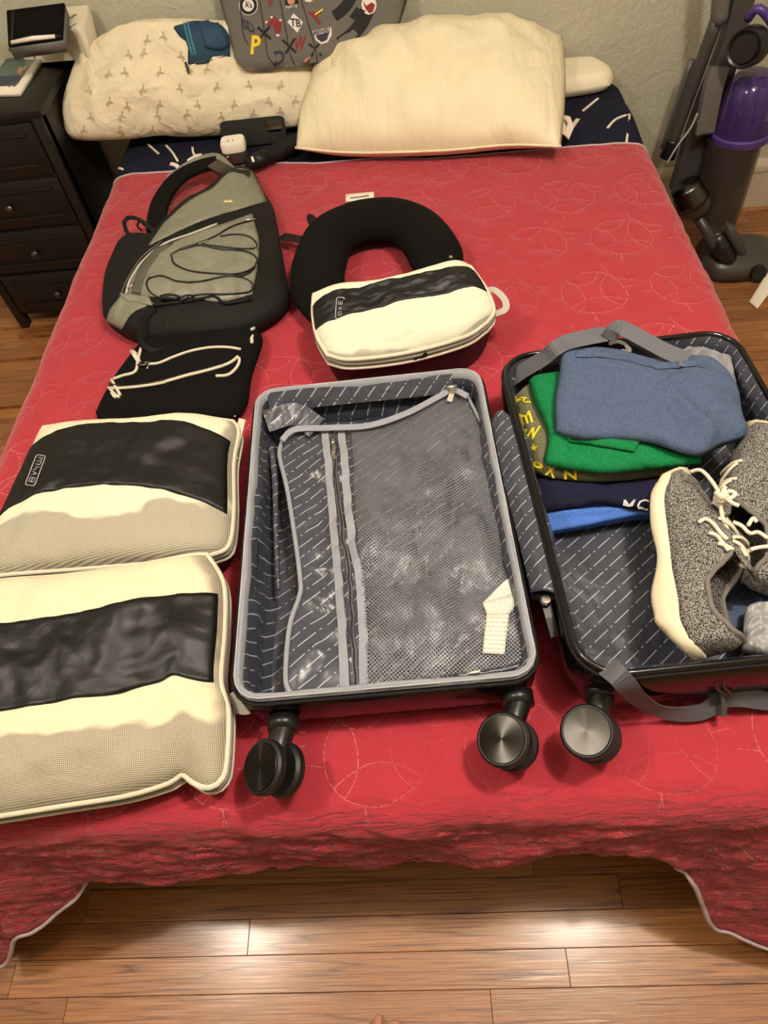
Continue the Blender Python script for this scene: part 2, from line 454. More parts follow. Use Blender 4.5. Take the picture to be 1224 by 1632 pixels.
for k in range(-12, 40):
    y = ys + k*PW + PW/2
    if y+PW/2 > YB: break
    x = XL
    first = True
    anchor = JOINT.get(k+0, None)
    cuts = []
    if anchor is not None:                      # butt joints seen in the photograph
        x = anchor
        while x > XL: x -= rnd.choice((.75, 1.0)); cuts.insert(0, x)
        x = cuts[0]
    else: x = XL - rnd.random()*.7
    while x < XR:
        L = rnd.choice((.5, .75, 1.0, 1.0, 1.3))
        if anchor is not None and x < anchor-.01:
            nx = min([c for c in cuts+[anchor] if c > x+.01]); L = min(PM, key=lambda q: abs(q-(nx-x))); x = nx-L if abs(nx-x-L) > .001 else x
        if x+L > XL+.02 and x < XR-.02 and not (y > .62 and x > -.72 and x+L < .50) and x >= XL-.001 and x+L <= XR+.001:
            o = bpy.data.objects.new('plank', PM[L]); COL.objects.link(o); o.parent = floor; o.location = (x+L/2, y, 0)
        x += L
wall_back = box('wall_back', (XL-.1, YB, -.06), (XR+.1, YB+.1, ZC), M['wall']); tag(wall_back, 'pale green textured plaster wall behind the bed', None, kind='structure')
for nm, lo, hi, lb in (('wall_left', (XL-.1, YF, -.06), (XL, YB, ZC), 'pale green plaster side wall past the nightstand'),
                   ('wall_right', (XR, YF, -.06), (XR+.1, YB, ZC), 'pale green plaster side wall past the vacuum cleaner'),
                   ('wall_front', (XL-.1, YF-.1, -.06), (XR+.1, YF, ZC), 'pale green plaster wall facing the foot of the bed')):
    tag(box(nm, lo, hi, M['wall']), lb, None, kind='structure')
tag(box('ceiling', (XL-.1, YF-.1, ZC), (XR+.1, YB+.1, ZC+.1), M['ceil']), 'white painted ceiling of the bedroom', None, kind='structure')
def moulding(name, prof, x0, x1, m, parent=None):
    V = [(x, YB-d, z) for x in (x0, x1) for d, z in prof]; k = len(prof)
    F = [(i, (i+1) % k, k+(i+1) % k, k+i) for i in range(k)]+[tuple(range(k)), tuple(range(2*k-1, k-1, -1))]
    return sharp(recalc(mesh(name, V, F, m, parent)), 30)
bb = moulding('baseboard_back', [(0,0),(.016,0),(.016,.145),(0,.145)], XL, XR, M['base'])
tag(bb, 'tall cream painted baseboard along the green wall', None, kind='structure')
moulding('cap_moulding', [(0,.145),(.020,.145),(.022,.158),(.018,.172),(.008,.182),(0,.183)], XL, XR, M['base'], bb)
moulding('shoe_moulding', [(.016,0),(.030,0),(.028,.010),(.022,.016),(.016,.018)], XL, XR, M['wood'], bb)

# ---------------------------------------------------------------- bed
BX0, BX1, BY0, BY1, BZ = -.85, .645, .195, 2.245, .50
bed = thing('bed', 'queen bed with cream mattress showing at its head by the wall', 'bed', ((BX0+BX1)/2, (BY0+BY1)/2, 0))
box('mattress', (BX0+.015, BY0+.015, .26), (BX1-.015, BY1, BZ-.012), M['mattress'], bed, .04, seg=4)
box('bed_base', (BX0+.04, BY0+.05, .10), (BX1-.04, BY1, .255), M['bedwood'], bed, .01)
for x in (BX0+.09, BX1-.14):
    for y in (BY0+.12, BY1-.12): box('leg', (x, y, 0), (x+.05, y+.05, .10), M['bedwood'], bed, .004)

def hem(X):      # height of the quilt's foot hem along the bed
    return interp([(-.86, .05), (-.80, .08), (-.70, .20), (-.55, .28), (-.3, .305), (0, .305), (.26, .33), (.34, .27), (.42, .12), (.50, .09), (.66, .06)], X)
def quilt_top(x, y):
    return BZ + .003*fr(x*5, y*5, 2) + .0012*fr(x*22, y*22, 5)
def build_quilt():
    V = []; UV = []; F = []; r = .05; nx, ny = 240, 160; QH = 1.905
    xs = [BX0+(BX1-BX0)*i/nx for i in range(nx+1)]
    def headY(x):    # border of the quilt towards the pillows
        return interp([(-.86, 1.90), (-.78, 1.945), (-.4, 1.925), (-.2, 1.90), (.2, 1.86), (.55, 1.855), (.66, 1.82)], x)
    idx = {}
    ix0, iy0 = BX0+r, BY0+r
    ix1 = BX1-r
    for j in range(ny+1):
        for i in range(nx+1):
            x = ix0+(ix1-ix0)*i/nx; y = iy0+(headY(x)-iy0)*j/ny
            idx[i, j] = len(V); V.append(Vector((x, y, quilt_top(x, y)))); UV.append((x, y-BY0))
    for j in range(ny):
        for i in range(nx): F.append((idx[i,j], idx[i+1,j], idx[i+1,j+1], idx[i,j+1]))
    nq = 44
    def prof(B, nd, drop, flare, ph, amp, corner):
        out = []
        arc = math.pi*r/2; Ltot = arc + max(.05, drop-r)
        for q in range(1, nq+1):
            l = Ltot*q/nq
            if l < arc: a = l/r; o, d = r*math.sin(a), r*(1-math.cos(a)); fo = 0
            else:
                g = (l-arc)/max(1e-6, Ltot-arc); o = r+flare*g**1.2; d = r+(l-arc); fo = g
            wv = amp*fo*math.sin(ph)
            if drop < .24 and fo > .72: o -= .030*sm(.24, .215, drop)*((fo-.72)/.28)**1.5; d -= .006*sm(.24, .215, drop)*((fo-.72)/.28)**2
            p = Vector((B.x, B.y, B.z-d)) + nd*(o+wv)
            s = (.007*fr(p.x*9, p.z*20, p.y*9)+.0034*min(1, max(0, (1-fo)*6+.15))*(abs(fr(p.x*17+3, p.z*58+2*p.x, p.y*17))*2-.6))*min(1, d/.05)
            out.append((p+nd*s, l))
        return out
    def strip_(bases, nds, drops, flares, phs, amps, uvf):
        prev = None
        for k, B in enumerate(bases):
            colm = [B[0]]
            for p, l in prof(B[1], nds[k], drops[k], flares[k], phs[k], amps[k], False):
                colm.append(len(V)); V.append(p); UV.append(uvf(k, l))
            if prev:
                for a in range(nq): F.append((prev[a], prev[a+1], colm[a+1], colm[a]) if prev[a] != colm[a] else (prev[a], prev[a+1], colm[a+1]))
            prev = colm
    bases, nds, dr, fl, ph, am, dirs = [], [], [], [], [], [], []
    def add(i, j, nd, drop, flare, p, a): 
        bases.append((idx[i,j], V[idx[i,j]].copy())); nds.append(nd); dr.append(drop); fl.append(flare); ph.append(p); am.append(a); dirs.append(nd)
    for j in range(ny, -1, -1): add(0, j, Vector((-1,0,0)), .36, .03, j*.35, .012)
    for a in range(1, 16):
        t = a/16*math.pi/2; add(0, 0, Vector((-math.cos(t), -math.sin(t), 0)), .36+.12*math.sin(t), .03+.06*math.sin(2*t)+.05*t/1.57, 0, 0)
    for i in range(0, nx+1, 1):
        X = V[idx[i,0]].x; dp = BZ-hem(X)
        add(i, 0, Vector((0,-1,0)), dp, +.013+.014*dp/.17+.10*max(0, dp-.19)/.2*.6+.006*math.sin(X*13), X*26+math.sin(X*7), .006)
    for a in range(1, 16):
        t = a/16*math.pi/2; add(nx, 0, Vector((math.sin(t), -math.cos(t), 0)), .44-.04*t, .12, 0, 0)
    for j in range(0, ny+1): add(nx, j, Vector((1,0,0)), .36, .03, j*.35, .012)
    strip_(bases, nds, dr, fl, ph, am, lambda k, l: (bases[k][1].x+dirs[k].x*l, bases[k][1].y+dirs[k].y*l-BY0))
    q = mesh('red_quilt', V, F, M['quilt'], None, uv=UV)
    recalc(q, 1e-7)
    so = q.modifiers.new('thick', 'SOLIDIFY'); so.thickness = .006; so.offset = -1
    # binding along the hem and head border
    hemp = []
    return q, bases, headY
quilt, qb, headY = build_quilt()
tag(quilt, 'red stitched quilt spread over the bed under the luggage', 'quilt')
# pale binding tape round the quilt's border
me = quilt.data
bmq = bmesh.new(); bmq.from_mesh(me); bmq.verts.ensure_lookup_table()
be = [e for e in bmq.edges if e.is_boundary]; adj = {}
for e in be:
    a, b = e.verts; adj.setdefault(a.index, []).append(b.index); adj.setdefault(b.index, []).append(a.index)
loop = []; seen = set()
for e in be:
    st = e.verts[0].index
    if st in seen: continue
    lq = [st]; prev = None; cur = st
    while True:
        nx_ = [k for k in adj[cur] if k != prev]
        if not nx_ or nx_[0] == st or len(lq) > 20000: break
        prev, cur = cur, nx_[0]; lq.append(cur)
    seen.update(lq)
    if len(lq) > len(loop): loop = lq
lp = [bmq.verts[i].co.copy()-Vector((0, 0, .002)) for i in loop]; bmq.free()
tube('binding', lp, .0040, M['binding'], quilt, n=6, closed=True)

# navy blanket across the head of the bed
def build_navy():
    V = []; F = []; nx, ny = 90, 24
    y0 = lambda x: headY(x)-.05
    y1 = lambda x: 2.185
    prof = []
    r = .05; hang = .30
    Ltop = BX1-BX0-2*r; arc = math.pi*r/2
    tot = Ltop+2*arc+2*hang
    for i in range(nx+1):
        l = tot*i/nx-hang-arc     # 0 = left top edge
        if l < -arc: p = (BX0-.0, -r-(-arc-l))
        elif l < 0: a = -l/r; p = (BX0+r-r*math.sin(a), -r+r*math.cos(a))
        elif l <= Ltop: p = (BX0+r+l, 0)
        elif l <= Ltop+arc: a = (l-Ltop)/r; p = (BX1-r+r*math.sin(a), -r+r*math.cos(a))
        else: p = (BX1, -r-(l-Ltop-arc))
        for j in range(ny+1):
            yy = y0(p[0])+(y1(p[0])-y0(p[0]))*j/ny
            lift = -.004 if j < 6 else .006
            V.append(Vector((p[0]+.004*fr(yy*8, p[1]*8), yy, BZ-.001+p[1]+lift*sm(4, 9, j)-.008*(1-sm(4, 9, j))+.003*fr(p[0]*7, yy*9))))
    for i in range(nx):
        for j in range(ny): F.append((i*(ny+1)+j, (i+1)*(ny+1)+j, (i+1)*(ny+1)+j+1, i*(ny+1)+j+1))
    o = mesh('navy_blanket', V, F, M['navy']); recalc(o)
    s = o.modifiers.new('thick', 'SOLIDIFY'); s.thickness = .004; s.offset = -1
    return o
navy = build_navy(); tag(navy, 'navy blanket with white dash marks lying under the pillows', 'blanket')
for pts in (((172,257),(185,266),(197,271)), ((236,231),(246,240),(253,246)), ((265,233),(275,244),(284,258)), ((272,262),(280,264),(287,270)), ((307,236),(309,246),(318,253)),
            ((929,178),(941,168),(953,158)), ((968,205),(982,191),(1008,181)), ((903,214),(912,203),(921,191)), ((300,258),(312,250),(322,248))):
    strip('dash_mark', pts, navy, .011 if pts[0][0] in (272,903,300) else .006, M['white'], navy, off=.002, n=8, th=.003)
# ---------------------------------------------------------------- more materials
def m_black(name, c=(15,14,13), rough=.75, crease=.5, cs=16, cd=.012, **k): return plain(name, c, rough, crease=crease, cs=cs, cdist=cd, bump=.25, bs=700, bd=.0006, **dict(dict(spec=.3), **k))
M['black'] = m_black('black_nylon'); M['blackfleece'] = m_black('black_fleece', (16,15,14), .95, .3, 10, .012, spec=.12)
M['blacksatin'] = m_black('black_satin_nylon', (15,14,14), .45, .4, 12, .010, spec=.4)
M['blackplastic'] = plain('black_plastic', (20,19,19), .35)
M['blackgloss'] = plain('black_gloss_shell', (14,12,13), .16, spec=.6)
M['espresso'] = plain('espresso_stained_wood', (17,13,11), .45, var=.25, kind='World', vs=12, bump=.1, bs=60)
M['silver'] = plain('silver_metal', (200,196,188), .25, metal=1)
M['darkmetal'] = plain('gunmetal', (90,88,86), .3, metal=1)
M['greyplastic'] = plain('grey_plastic', (98,94,90), .45); M['midgrey'] = plain('dark_grey_plastic', (66,62,60), .38)
M['whiteplastic'] = plain('white_plastic', (238,230,216), .35, var=.02)
M['tealblue'] = plain('blue_woven_nylon', (20,58,84), .7, bump=.4, bs=600); M['teal'] = plain('teal_trim', (62,118,130), .6)
def m_pillow():
    t = NT('cream_satin_cotton'); v = t.coord('World'); c = lin((232,219,186))
    col = t.mix(t.noise(v, 14, 3), tuple(q*.95 for q in c), c)
    f1 = t.noise(t.vm(v, (1, .28, .28), (0,0,RAD(-8))), 30, 3, .5, .5); f2 = t.noise(t.vm(v, (1, .35, .35), (0,0,RAD(12))), 11, 3, .5, .8)
    h = t.math('ADD', t.math('MULTIPLY', f1, .5), f2)
    return t.set(color=col, rough=.6, spec=.3, normal=t.bump(h, .5, .026))
M['pillow_plain'] = m_pillow()
M['pillow_print'] = plain('ivory_cotton', (228,214,184), .85, var=.05, crease=.8, cs=12, cdist=.022)
M['motif'] = plain('tan_print_ink', (186,168,138), .85)
M['ink'] = plain('dark_print_ink', (30,32,38), .8); M['paper'] = plain('white_paper', (236,226,208), .8, var=.04)
M['shirtgrey'] = plain('grey_jersey', (98,93,86), .9, vs=500, var=.2, crease=.5, cs=9, cdist=.015)
for nm, c in (('p_black', (26,24,26)), ('p_white', (216,206,192)), ('p_red', (128,38,42)), ('p_yellow', (224,196,44)), ('p_navy', (44,46,62)), ('p_pink', (198,132,112)), ('p_grey', (112,106,98))):
    M[nm] = plain('print_'+nm[2:], c, .85)
M['webpale0'] = plain('grey_cord', (150,146,140), .5)
M['purple'] = plain('purple_plastic', (74,52,118), .4)
def m_clear(name, c, a, rough=.12):
    t = NT(name); t.set(color=lin(c), rough=rough, alpha=a, spec=.5); return t.m
M['smoke'] = m_clear('smoky_clear_plastic', (70,62,58), .55); M['purpleclear'] = m_clear('purple_clear_plastic', (74,52,112), .6)
def m_cover():
    t = NT('book_cover_print'); uv = t.coord('UV'); x, y, _ = t.xyz(uv)
    col = t.mix(t.math('GREATER_THAN', y, .48), lin((46,58,74)), lin((96,120,116)))
    return t.set(color=col, rough=.35)
M['cover'] = m_cover(); M['skinprint'] = plain('skin_tone_print', (216,158,122), .5)
M['tissue'] = plain('cream_embroidered_cloth', (214,204,182), .9, crease=.4)

def pad(name, near, far, objs, th, m, parent=None, left=None, right=None, nu=20, nv=16, pr=6, off=.001, label=None, zbase=None, bumpf=None):
    """flat soft thing whose outline is traced in the photograph, lying on objs (or on the plane zbase)"""
    g = (lambda q: [P(a, b, zbase) for a, b in q] if q else None) if zbase is not None else (lambda q: [cast(objs, a, b, off)[0] for a, b in q] if q else None)
    pt = Patch(g(near), g(far), g(left), g(right))
    hf = lambda u, v: th*bez_edge(u, pr, .5)*bez_edge(v, pr, .5) + (bumpf(u, v) if bumpf else 0)*min(1, 8*min(u, 1-u, v, 1-v))
    return pt.solid(name, lambda u, v: hf(u, v), lambda u, v: 0.0005, m, parent, nu, nv, label)

# ---------------------------------------------------------------- pillows
def cushion(name, pt, hb, ht, nrm, m, parent=None, nu=56, nv=44, wr=None, px=2.6, seed=0, floorz=None, pinch=.06):
    n = Vector(nrm).normalized()
    def prof(u, v):
        a = bez_edge(u, px, .62); b = bez_edge(v, px, .62); return (a*b)**.8
    def top(u, v):
        d = ht*prof(u, v)
        if wr: d += wr(u, v)*min(1, 6*min(u, 1-u, v, 1-v))
        return n*d
    def bot(u, v):
        d = n*(-hb*prof(u, v))
        if floorz is not None:
            z = pt.S(u, v).z+d.z
            if z < floorz: d.z += floorz-z
        return d
    return pt.solid(name, top, bot, m, parent, nu, nv)
# plain pillow, right
V3 = Vector
rp_pt = Patch([P(471,238,.545), P(560,246,.53), P(700,243,.53), P(810,234,.54), P(894,236,.545)],
              [V3((-.235,2.17,.66)), V3((.0,2.215,.67)), V3((.25,2.225,.665)), V3((.455,2.19,.635))],
              [P(471,238,.545), V3((-.285,1.98,.58)), V3((-.255,2.09,.62)), V3((-.235,2.17,.66))],
              [P(894,236,.545), V3((.425,1.93,.575)), V3((.445,2.06,.60)), V3((.455,2.19,.635))])
rp = thing('plain_pillow', 'plump plain cream pillow with a loose white care tag', 'pillow', (.08, 2.0, .51))
def rp_w(u, v):
    w = .010*math.sin((u*1.0+.35*v)*34+2*fr(u*3, v*2, 3))*sm(.5, .1, u)*sm(0, .3, v) if u < .5 else 0
    return w + .016*fr(u*5, v*2.5, 1) + .005*math.sin(u*26+3*fr(u*2,v*3,2))*sm(.1,.5,v) - .020*math.exp(-((u-.36)/.05)**2-((v-.08)/.10)**2) - .018*math.exp(-((u-.66)/.07)**2-((v-.05)/.08)**2) + .006*math.sin((u-.6*v)*60)*sm(.7, .95, u)
rpo = cushion('pillow_body', rp_pt, .05, .115, (0,-.22,1), M['pillow_plain'], rp, 72, 52, rp_w, 2.6, floorz=.512)
sd = [rp_pt._e(rp_pt.c0, i/60)+V3((0,-.003,.006)) for i in range(61)]
tube('piping', sd, .0035, M['pillow_plain'], rp, 6)
a = [PY(884,150,1.985), PY(880,165,1.965), PY(884,180,1.95)]
ribbon('tag_loop', a, .02, M['paper'], rp, nrm=V3((.4,-.6,.6)))
tgp = Patch([PY(879,205,1.87), PY(905,218,1.85)], [PY(884,176,1.93), PY(906,188,1.92)])
tg = tgp.solid('care_tag', lambda u, v: .002, lambda u, v: .001, M['paper'], rp, 4, 4)
strip('letter', ((879,197),(884,189),(892,191),(890,201)), tg, .006, M['ink'], tg, off=.001, n=10, th=.0008)
ribbon('tag_tail', [PY(904,185,1.90), PY(910,200,1.875), PY(902,218,1.85)], .022, M['paper'], rp, nrm=V3((.6,-.5,.6)))
# printed pillow, left, leaning on the wall
lp_pt = Patch([PY(102,196,2.09), PY(118,222,2.05), PY(200,222,2.05), PY(255,216,2.06), PY(300,218,2.07), PY(400,212,2.07), PY(492,200,2.06)],
              [PY(148,66,2.235), PY(220,44,2.235), PY(290,38,2.235), PY(400,45,2.23), PY(508,70,2.22)],
              [PY(102,196,2.09), PY(104,160,2.13), PY(122,105,2.19), PY(148,66,2.235)],
              [PY(492,200,2.06), PY(503,165,2.09), PY(505,110,2.15), PY(508,70,2.22)])
lp = thing('printed_pillow', 'ivory pillow with small tan animal print against the wall', 'pillow', (-.6, 2.1, .51))
def lp_w(u, v): return .018*fr(u*5, v*3, 7) - .028*math.exp(-((u-.40)/.03)**2-((v-.05)/.13)**2) + .005*fr(u*14, v*9, 2)
lpo = cushion('pillow_body', lp_pt, .03, .075, (0,-.55,.83), M['pillow_print'], lp, 72, 48, lp_w, 2.8)
mot = []
def motif(cx, cy, s, fl):   # little prancing animal made of a few shapes
    sh = [(-.85,.45),(-.62,.22),(-.42,.30),(.05,.30),(.12,.75),(.24,.95),(.34,.90),(.24,.62),(.26,.34),(.48,.62),(.60,.56),(.42,.08),(.28,-.12),(.02,-.12),(-.02,-.55),(.10,-.66),(-.12,-.90),(-.34,-.72),(-.22,-.50),(-.30,-.08),(-.55,.02),(-.72,.10)]
    mot.append([(cx+fl*x*s, cy+y*s) for x, y in sh])
for r_, (y0, xs) in enumerate((((62), (235,262,385,410)), (88, (205,230,290)), (113, (175,202,256,300,330)), (143, (145,228,286,345,395,445)), (165, (172,205,256,314,372,430,470)), (187, (147,192,250,300,355,405,450)), (206, (130,190,245,300,360,420)))):
    for k, x in enumerate(xs): motif(x+rnd.uniform(-3,3), y0+rnd.uniform(-5,5)-.02*(x-250), 9.5, 1 if (k+r_) % 2 else -1)
polys('printed_motif', mot, lpo, M['motif'], lp, off=.0015, split=True)
# flat cream pillow tucked behind
fp = Patch([V3((.30,2.10,.53)), V3((.45,2.095,.53)), V3((.585,2.11,.53))], [V3((.30,2.255,.53)), V3((.44,2.26,.53)), V3((.57,2.255,.53))],
           None, [V3((.585,2.11,.53)), V3((.605,2.17,.53)), V3((.57,2.255,.53))])
fpo = fp.solid('flat_pillow', lambda u, v: .030*bez_edge(u,8,.5)*bez_edge(v,8,.5)+.004, lambda u, v: .022*bez_edge(u,8,.5)*bez_edge(v,8,.5), M['cream'], None, 24, 16)
tag(fpo, 'thin flat cream pillow tucked behind the plump pillow', 'pillow')

# ---------------------------------------------------------------- grey printed shirt against the wall
sh_pt = Patch([PY(374,92,2.10), PY(384,108,2.085), PY(400,113,2.08), PY(450,109,2.08), PY(507,99,2.09), PY(560,95,2.11), PY(612,78,2.13)],
              [PY(330,-70,2.262), PY(420,-70,2.262), PY(520,-70,2.262), PY(668,-70,2.262)],
              [PY(374,92,2.10), PY(364,50,2.155), PY(350,0,2.215), PY(330,-70,2.262)],
              [PY(612,78,2.13), PY(632,50,2.16), PY(646,10,2.215), PY(668,-70,2.262)])
shirt = thing('printed_shirt', 'grey shirt printed with sports emblems propped on the pillows', 'shirt', (-.2, 2.15, .66))
sho = sh_pt.solid('shirt_body', lambda u, v: V3((0,-.62,.6))*(.028*bez_edge(u,6,.5)*bez_edge(v,6,.5)+.006*fr(u*6, v*3, 4)*min(1, 8*min(u,1-u))), lambda u, v: V3((0,0,0)), M['shirtgrey'], shirt, 50, 36)
def disc(c, rx, ry, n=20, rot=0): return [(c[0]+rx*math.cos(a)*math.cos(rot)-ry*math.sin(a)*math.sin(rot), c[1]+rx*math.cos(a)*math.sin(rot)+ry*math.sin(a)*math.cos(rot)) for a in [2*math.pi*i/n for i in range(n)]]
def seg(a, b, w):
    dx, dy = b[0]-a[0], b[1]-a[1]; L = math.hypot(dx, dy); nx_, ny_ = -dy/L*w/2, dx/L*w/2
    return [(a[0]+nx_, a[1]+ny_), (b[0]+nx_, b[1]+ny_), (b[0]-nx_, b[1]-ny_), (a[0]-nx_, a[1]-ny_)]
def seglist(pts, w): return [seg(a, b, w) for a, b in zip(pts, pts[1:])]
def arcband(c, r0, r1, a0, a1, n=16):
    A = [RAD(a0+(a1-a0)*i/n) for i in range(n+1)]
    return [[(c[0]+r0*math.cos(p), c[1]+r0*math.sin(p)), (c[0]+r1*math.cos(p), c[1]+r1*math.sin(p)), (c[0]+r1*math.cos(q), c[1]+r1*math.sin(q)), (c[0]+r0*math.cos(q), c[1]+r0*math.sin(q))] for p, q in zip(A, A[1:])]
# big dark wheel shape behind, to the right
polys('print', arcband((497,-12), 82, 104, -10, 62)+[], sho, M['p_black'], shirt, off=.0012)
polys('print', arcband((500,-30), 56, 74, 5, 60), sho, M['p_black'], shirt, off=.0012)
polys('print', [seg((561,30),(572,14),10)], sho, M['p_black'], shirt, off=.0016)
for q_ in ([(383,0),(385,30),(388,55),(396,72)], [(414,0),(420,40),(424,70),(427,90),(440,106)], [(446,0),(456,50),(462,85),(470,104)], [(480,0),(492,40),(503,80),(505,98)]):
    strip('print_line', q_, sho, .0022, M['p_black'], shirt, off=.0014, th=.0008, n=14)
polys('print', [seg(a,b,4) for a,b in (((411,44),(432,63)),((430,43),(414,62)),((450,64),(472,84)),((470,62),(455,86)),((492,70),(512,88)),((508,70),(496,90)))], sho, M['p_black'], shirt, off=.0015, split=True)
polys('print', [disc((396,9),15,16)], sho, M['p_white'], shirt, off=.0014)
polys('print', [disc((396,9),14,15)], sho, M['p_black'], shirt, off=.0018)
polys('print', [disc((396,9),9,10)], sho, M['p_white'], shirt, off=.0022)
text_px('lettering', "A's", (396,8), (11,1.5), (-1.5,-11), sho, M['p_navy'], shirt, .0026)
polys('print', [[(431,34),(437,26),(442,32),(449,36),(448,50),(444,57),(438,50),(436,41)], [(424,36),(432,34),(436,40),(428,42)]], sho, M['p_red'], shirt, off=.0016, split=True)
polys('print', [disc((433,28),2,2,8), disc((447,33),2,2,8), disc((425,36),2,2,8), disc((443,57),3,2,8)], sho, M['p_white'], shirt, off=.002, split=True)
text_px('lettering', 'SD', (396,42), (20,10), (-5,-18), sho, M['p_navy'], shirt, .0016)
text_px('lettering', 'P', (408,72), (15,0), (2,-30), sho, M['p_yellow'], shirt, .0016)
polys('print', [[(468,22),(483,36),(474,53),(458,36)]], sho, M['p_white'], shirt, off=.0015)
text_px('lettering', 'TB', (471,37), (17,2), (-1,-13), sho, M['p_navy'], shirt, .002)
text_px('lettering', 'D', (445,92), (18,-2), (2,-22), sho, M['p_navy'], shirt, .0016)
text_px('lettering', 'W', (478,70), (19,-4), (3,-24), sho, M['p_red'], shirt, .0016)
polys('print', [disc((465,4),11,10)], sho, M['p_black'], shirt, off=.0014)
polys('print', [disc((464,2),6,6,12)], sho, M['p_pink'], shirt, off=.0018)
text_px('lettering', 'NATS', (465,11), (18,-2), (1,-5), sho, M['p_white'], shirt, .002)
text_px('lettering', 'V', (431,3), (12,2), (2,-20), sho, M['p_red'], shirt, .0016)
polys('print', [[(489,19),(503,20),(513,14),(512,20),(505,26),(512,38),(508,39),(498,27)]], sho, M['p_red'], shirt, off=.0016)
polys('print', [seg((502,24),(515,15),2.5)], sho, M['p_yellow'], shirt, off=.002)
polys('print', [[(498,50),(528,44),(529,56),(522,68),(512,71),(503,64)]], sho, M['p_white'], shirt, off=.0015)
polys('print', [[(503,57),(525,52),(521,64),(513,68),(506,63)]], sho, M['p_navy'], shirt, off=.0019)
text_px('lettering', 'BREWERS', (513,51), (26,-5), (1,-7), sho, M['p_navy'], shirt, .0022)
polys('print', [disc((492,-1),7,5,12)], sho, M['p_white'], shirt, off=.0016)
polys('print', [[(487,92),(496,90),(488,98),(483,98)]], sho, M['p_pink'], shirt, off=.0016)
polys('print', [disc((588,8),12,16)], sho, M['p_white'], shirt, off=.0015)
polys('print', [[(578,2),(584,10),(592,4),(598,8),(594,20),(588,22),(582,14)]], sho, M['p_red'], shirt, off=.002)

# ---------------------------------------------------------------- blue pouch on the printed pillow
wl = thing('travel_pouch', 'blue zip travel pouch with teal stripes resting on the printed pillow', 'pouch', cast(lpo, 325, 60)[0])
wlo = pad('pouch_body', [(300,104),(330,101),(367,91)], [(279,21),(310,12),(344,11)], [lpo], .022, M['tealblue'], wl, [(300,104),(288,60),(279,21)], [(367,91),(358,50),(344,11)], pr=8)
for pts in (((291,26),(299,60),(307,88)), ((296,25),(304,58),(312,87))): strip('teal_stripe', pts, wlo, .006, M['teal'], wl, off=.0008, th=.0008)
drape('flap', [(328,76),(350,80),(364,74)], [(312,20),(330,14),(342,13)], wlo, M['tealblue'], wl, off=.004, th=.004, nu=10, nv=10)
cord('zip_line', ((300,100),(330,97),(365,88)), wlo, .0014, M['darkmetal'], wl)
ribbon('zip_pull', [cast([lpo], 298,100,.012)[0], cast([lpo], 300,110,.008)[0], cast([lpo], 302,118,.006)[0]], .006, M['ink'], wl, nrm=V3((0,-.6,.7)))

# ---------------------------------------------------------------- small things lying at the head of the bed
ch = thing('phone_case', 'empty black phone case with camera cut-out standing by the charger', 'phone case', P(400,240,.51))
A0, A1 = P(357,236,.512), P(458,226,.512)     # lower edge
up_ = V3((0,.022,.062)).normalized()
def on_case(u, v, d=0):
    n_ = up_.cross((A1-A0).normalized()); return A0.lerp(A1, u)+up_*(.066*v)-n_*d
def frame_loop(u0, u1, v0, v1, r_, n_=6, asp=.66):
    out = []
    ru, rv = r_, r_/asp
    for cu, cv, a0 in ((u1-ru, v1-rv, 0), (u0+ru, v1-rv, 90), (u0+ru, v0+rv, 180), (u1-ru, v0+rv, 270)):
        for i in range(n_+1):
            a = RAD(a0+90*i/n_); out.append((cu+ru*math.cos(a), cv+rv*math.sin(a)))
    return out
o_ = frame_loop(0, 1, 0, 1, .10); i_ = frame_loop(.70, .95, .42, .86, .06)
V = []; F = []
for d in (-.001, .001):
    V += [on_case(u, v, d) for u, v in o_]+[on_case(u, v, d) for u, v in i_]
K = len(o_)
for i in range(K):
    j = (i+1) % K
    F += [(i, j, K+j, K+i), (2*K+i, 3*K+i, 3*K+j, 2*K+j), (i, 2*K+i, 2*K+j, j), (K+i, K+j, 3*K+j, 3*K+i)]
recalc(mesh('back_plate', V, F, M['blackplastic'], ch, smooth=False))
V = []; F = []
for d, s in ((-.001, 1.0), (-.011, 1.0), (-.011, .965), (-.001, .965)):
    V += [on_case(.5+(u-.5)*s, .5+(v-.5)*(s if s == 1 else .94), d) for u, v in o_]
for q in range(4):
    for i in range(K):
        j = (i+1) % K; F.append((q*K+i, q*K+j, ((q+1) % 4)*K+j, ((q+1) % 4)*K+i))
recalc(mesh('rim', V, F, M['blackplastic'], ch))
box_c = [on_case(.27, 1.02, -.0085), on_case(.39, 1.02, -.0085)]
ribbon('side_button', box_c, .007, M['white'], ch, nrm=up_, th=.002)
ad = thing('charger', 'white power adapter with two outlet slots beside the phone case', 'charger', P(378,258,.51))
mm = Matrix.Translation(P(378,254,.512)) @ Matrix.Rotation(RAD(4), 4, 'Z') @ Matrix.Diagonal((1.22,1.0,1.0,1))
def rrect(w, d, r, n=6):
    out = []
    for cx, cy, a0 in ((w/2-r, d/2-r, 0), (-w/2+r, d/2-r, 90), (-w/2+r, -d/2+r, 180), (w/2-r, -d/2+r, 270)):
        for i in range(n+1): a = RAD(a0+90*i/n); out.append((cx+r*math.cos(a), cy+r*math.sin(a)))
    return out
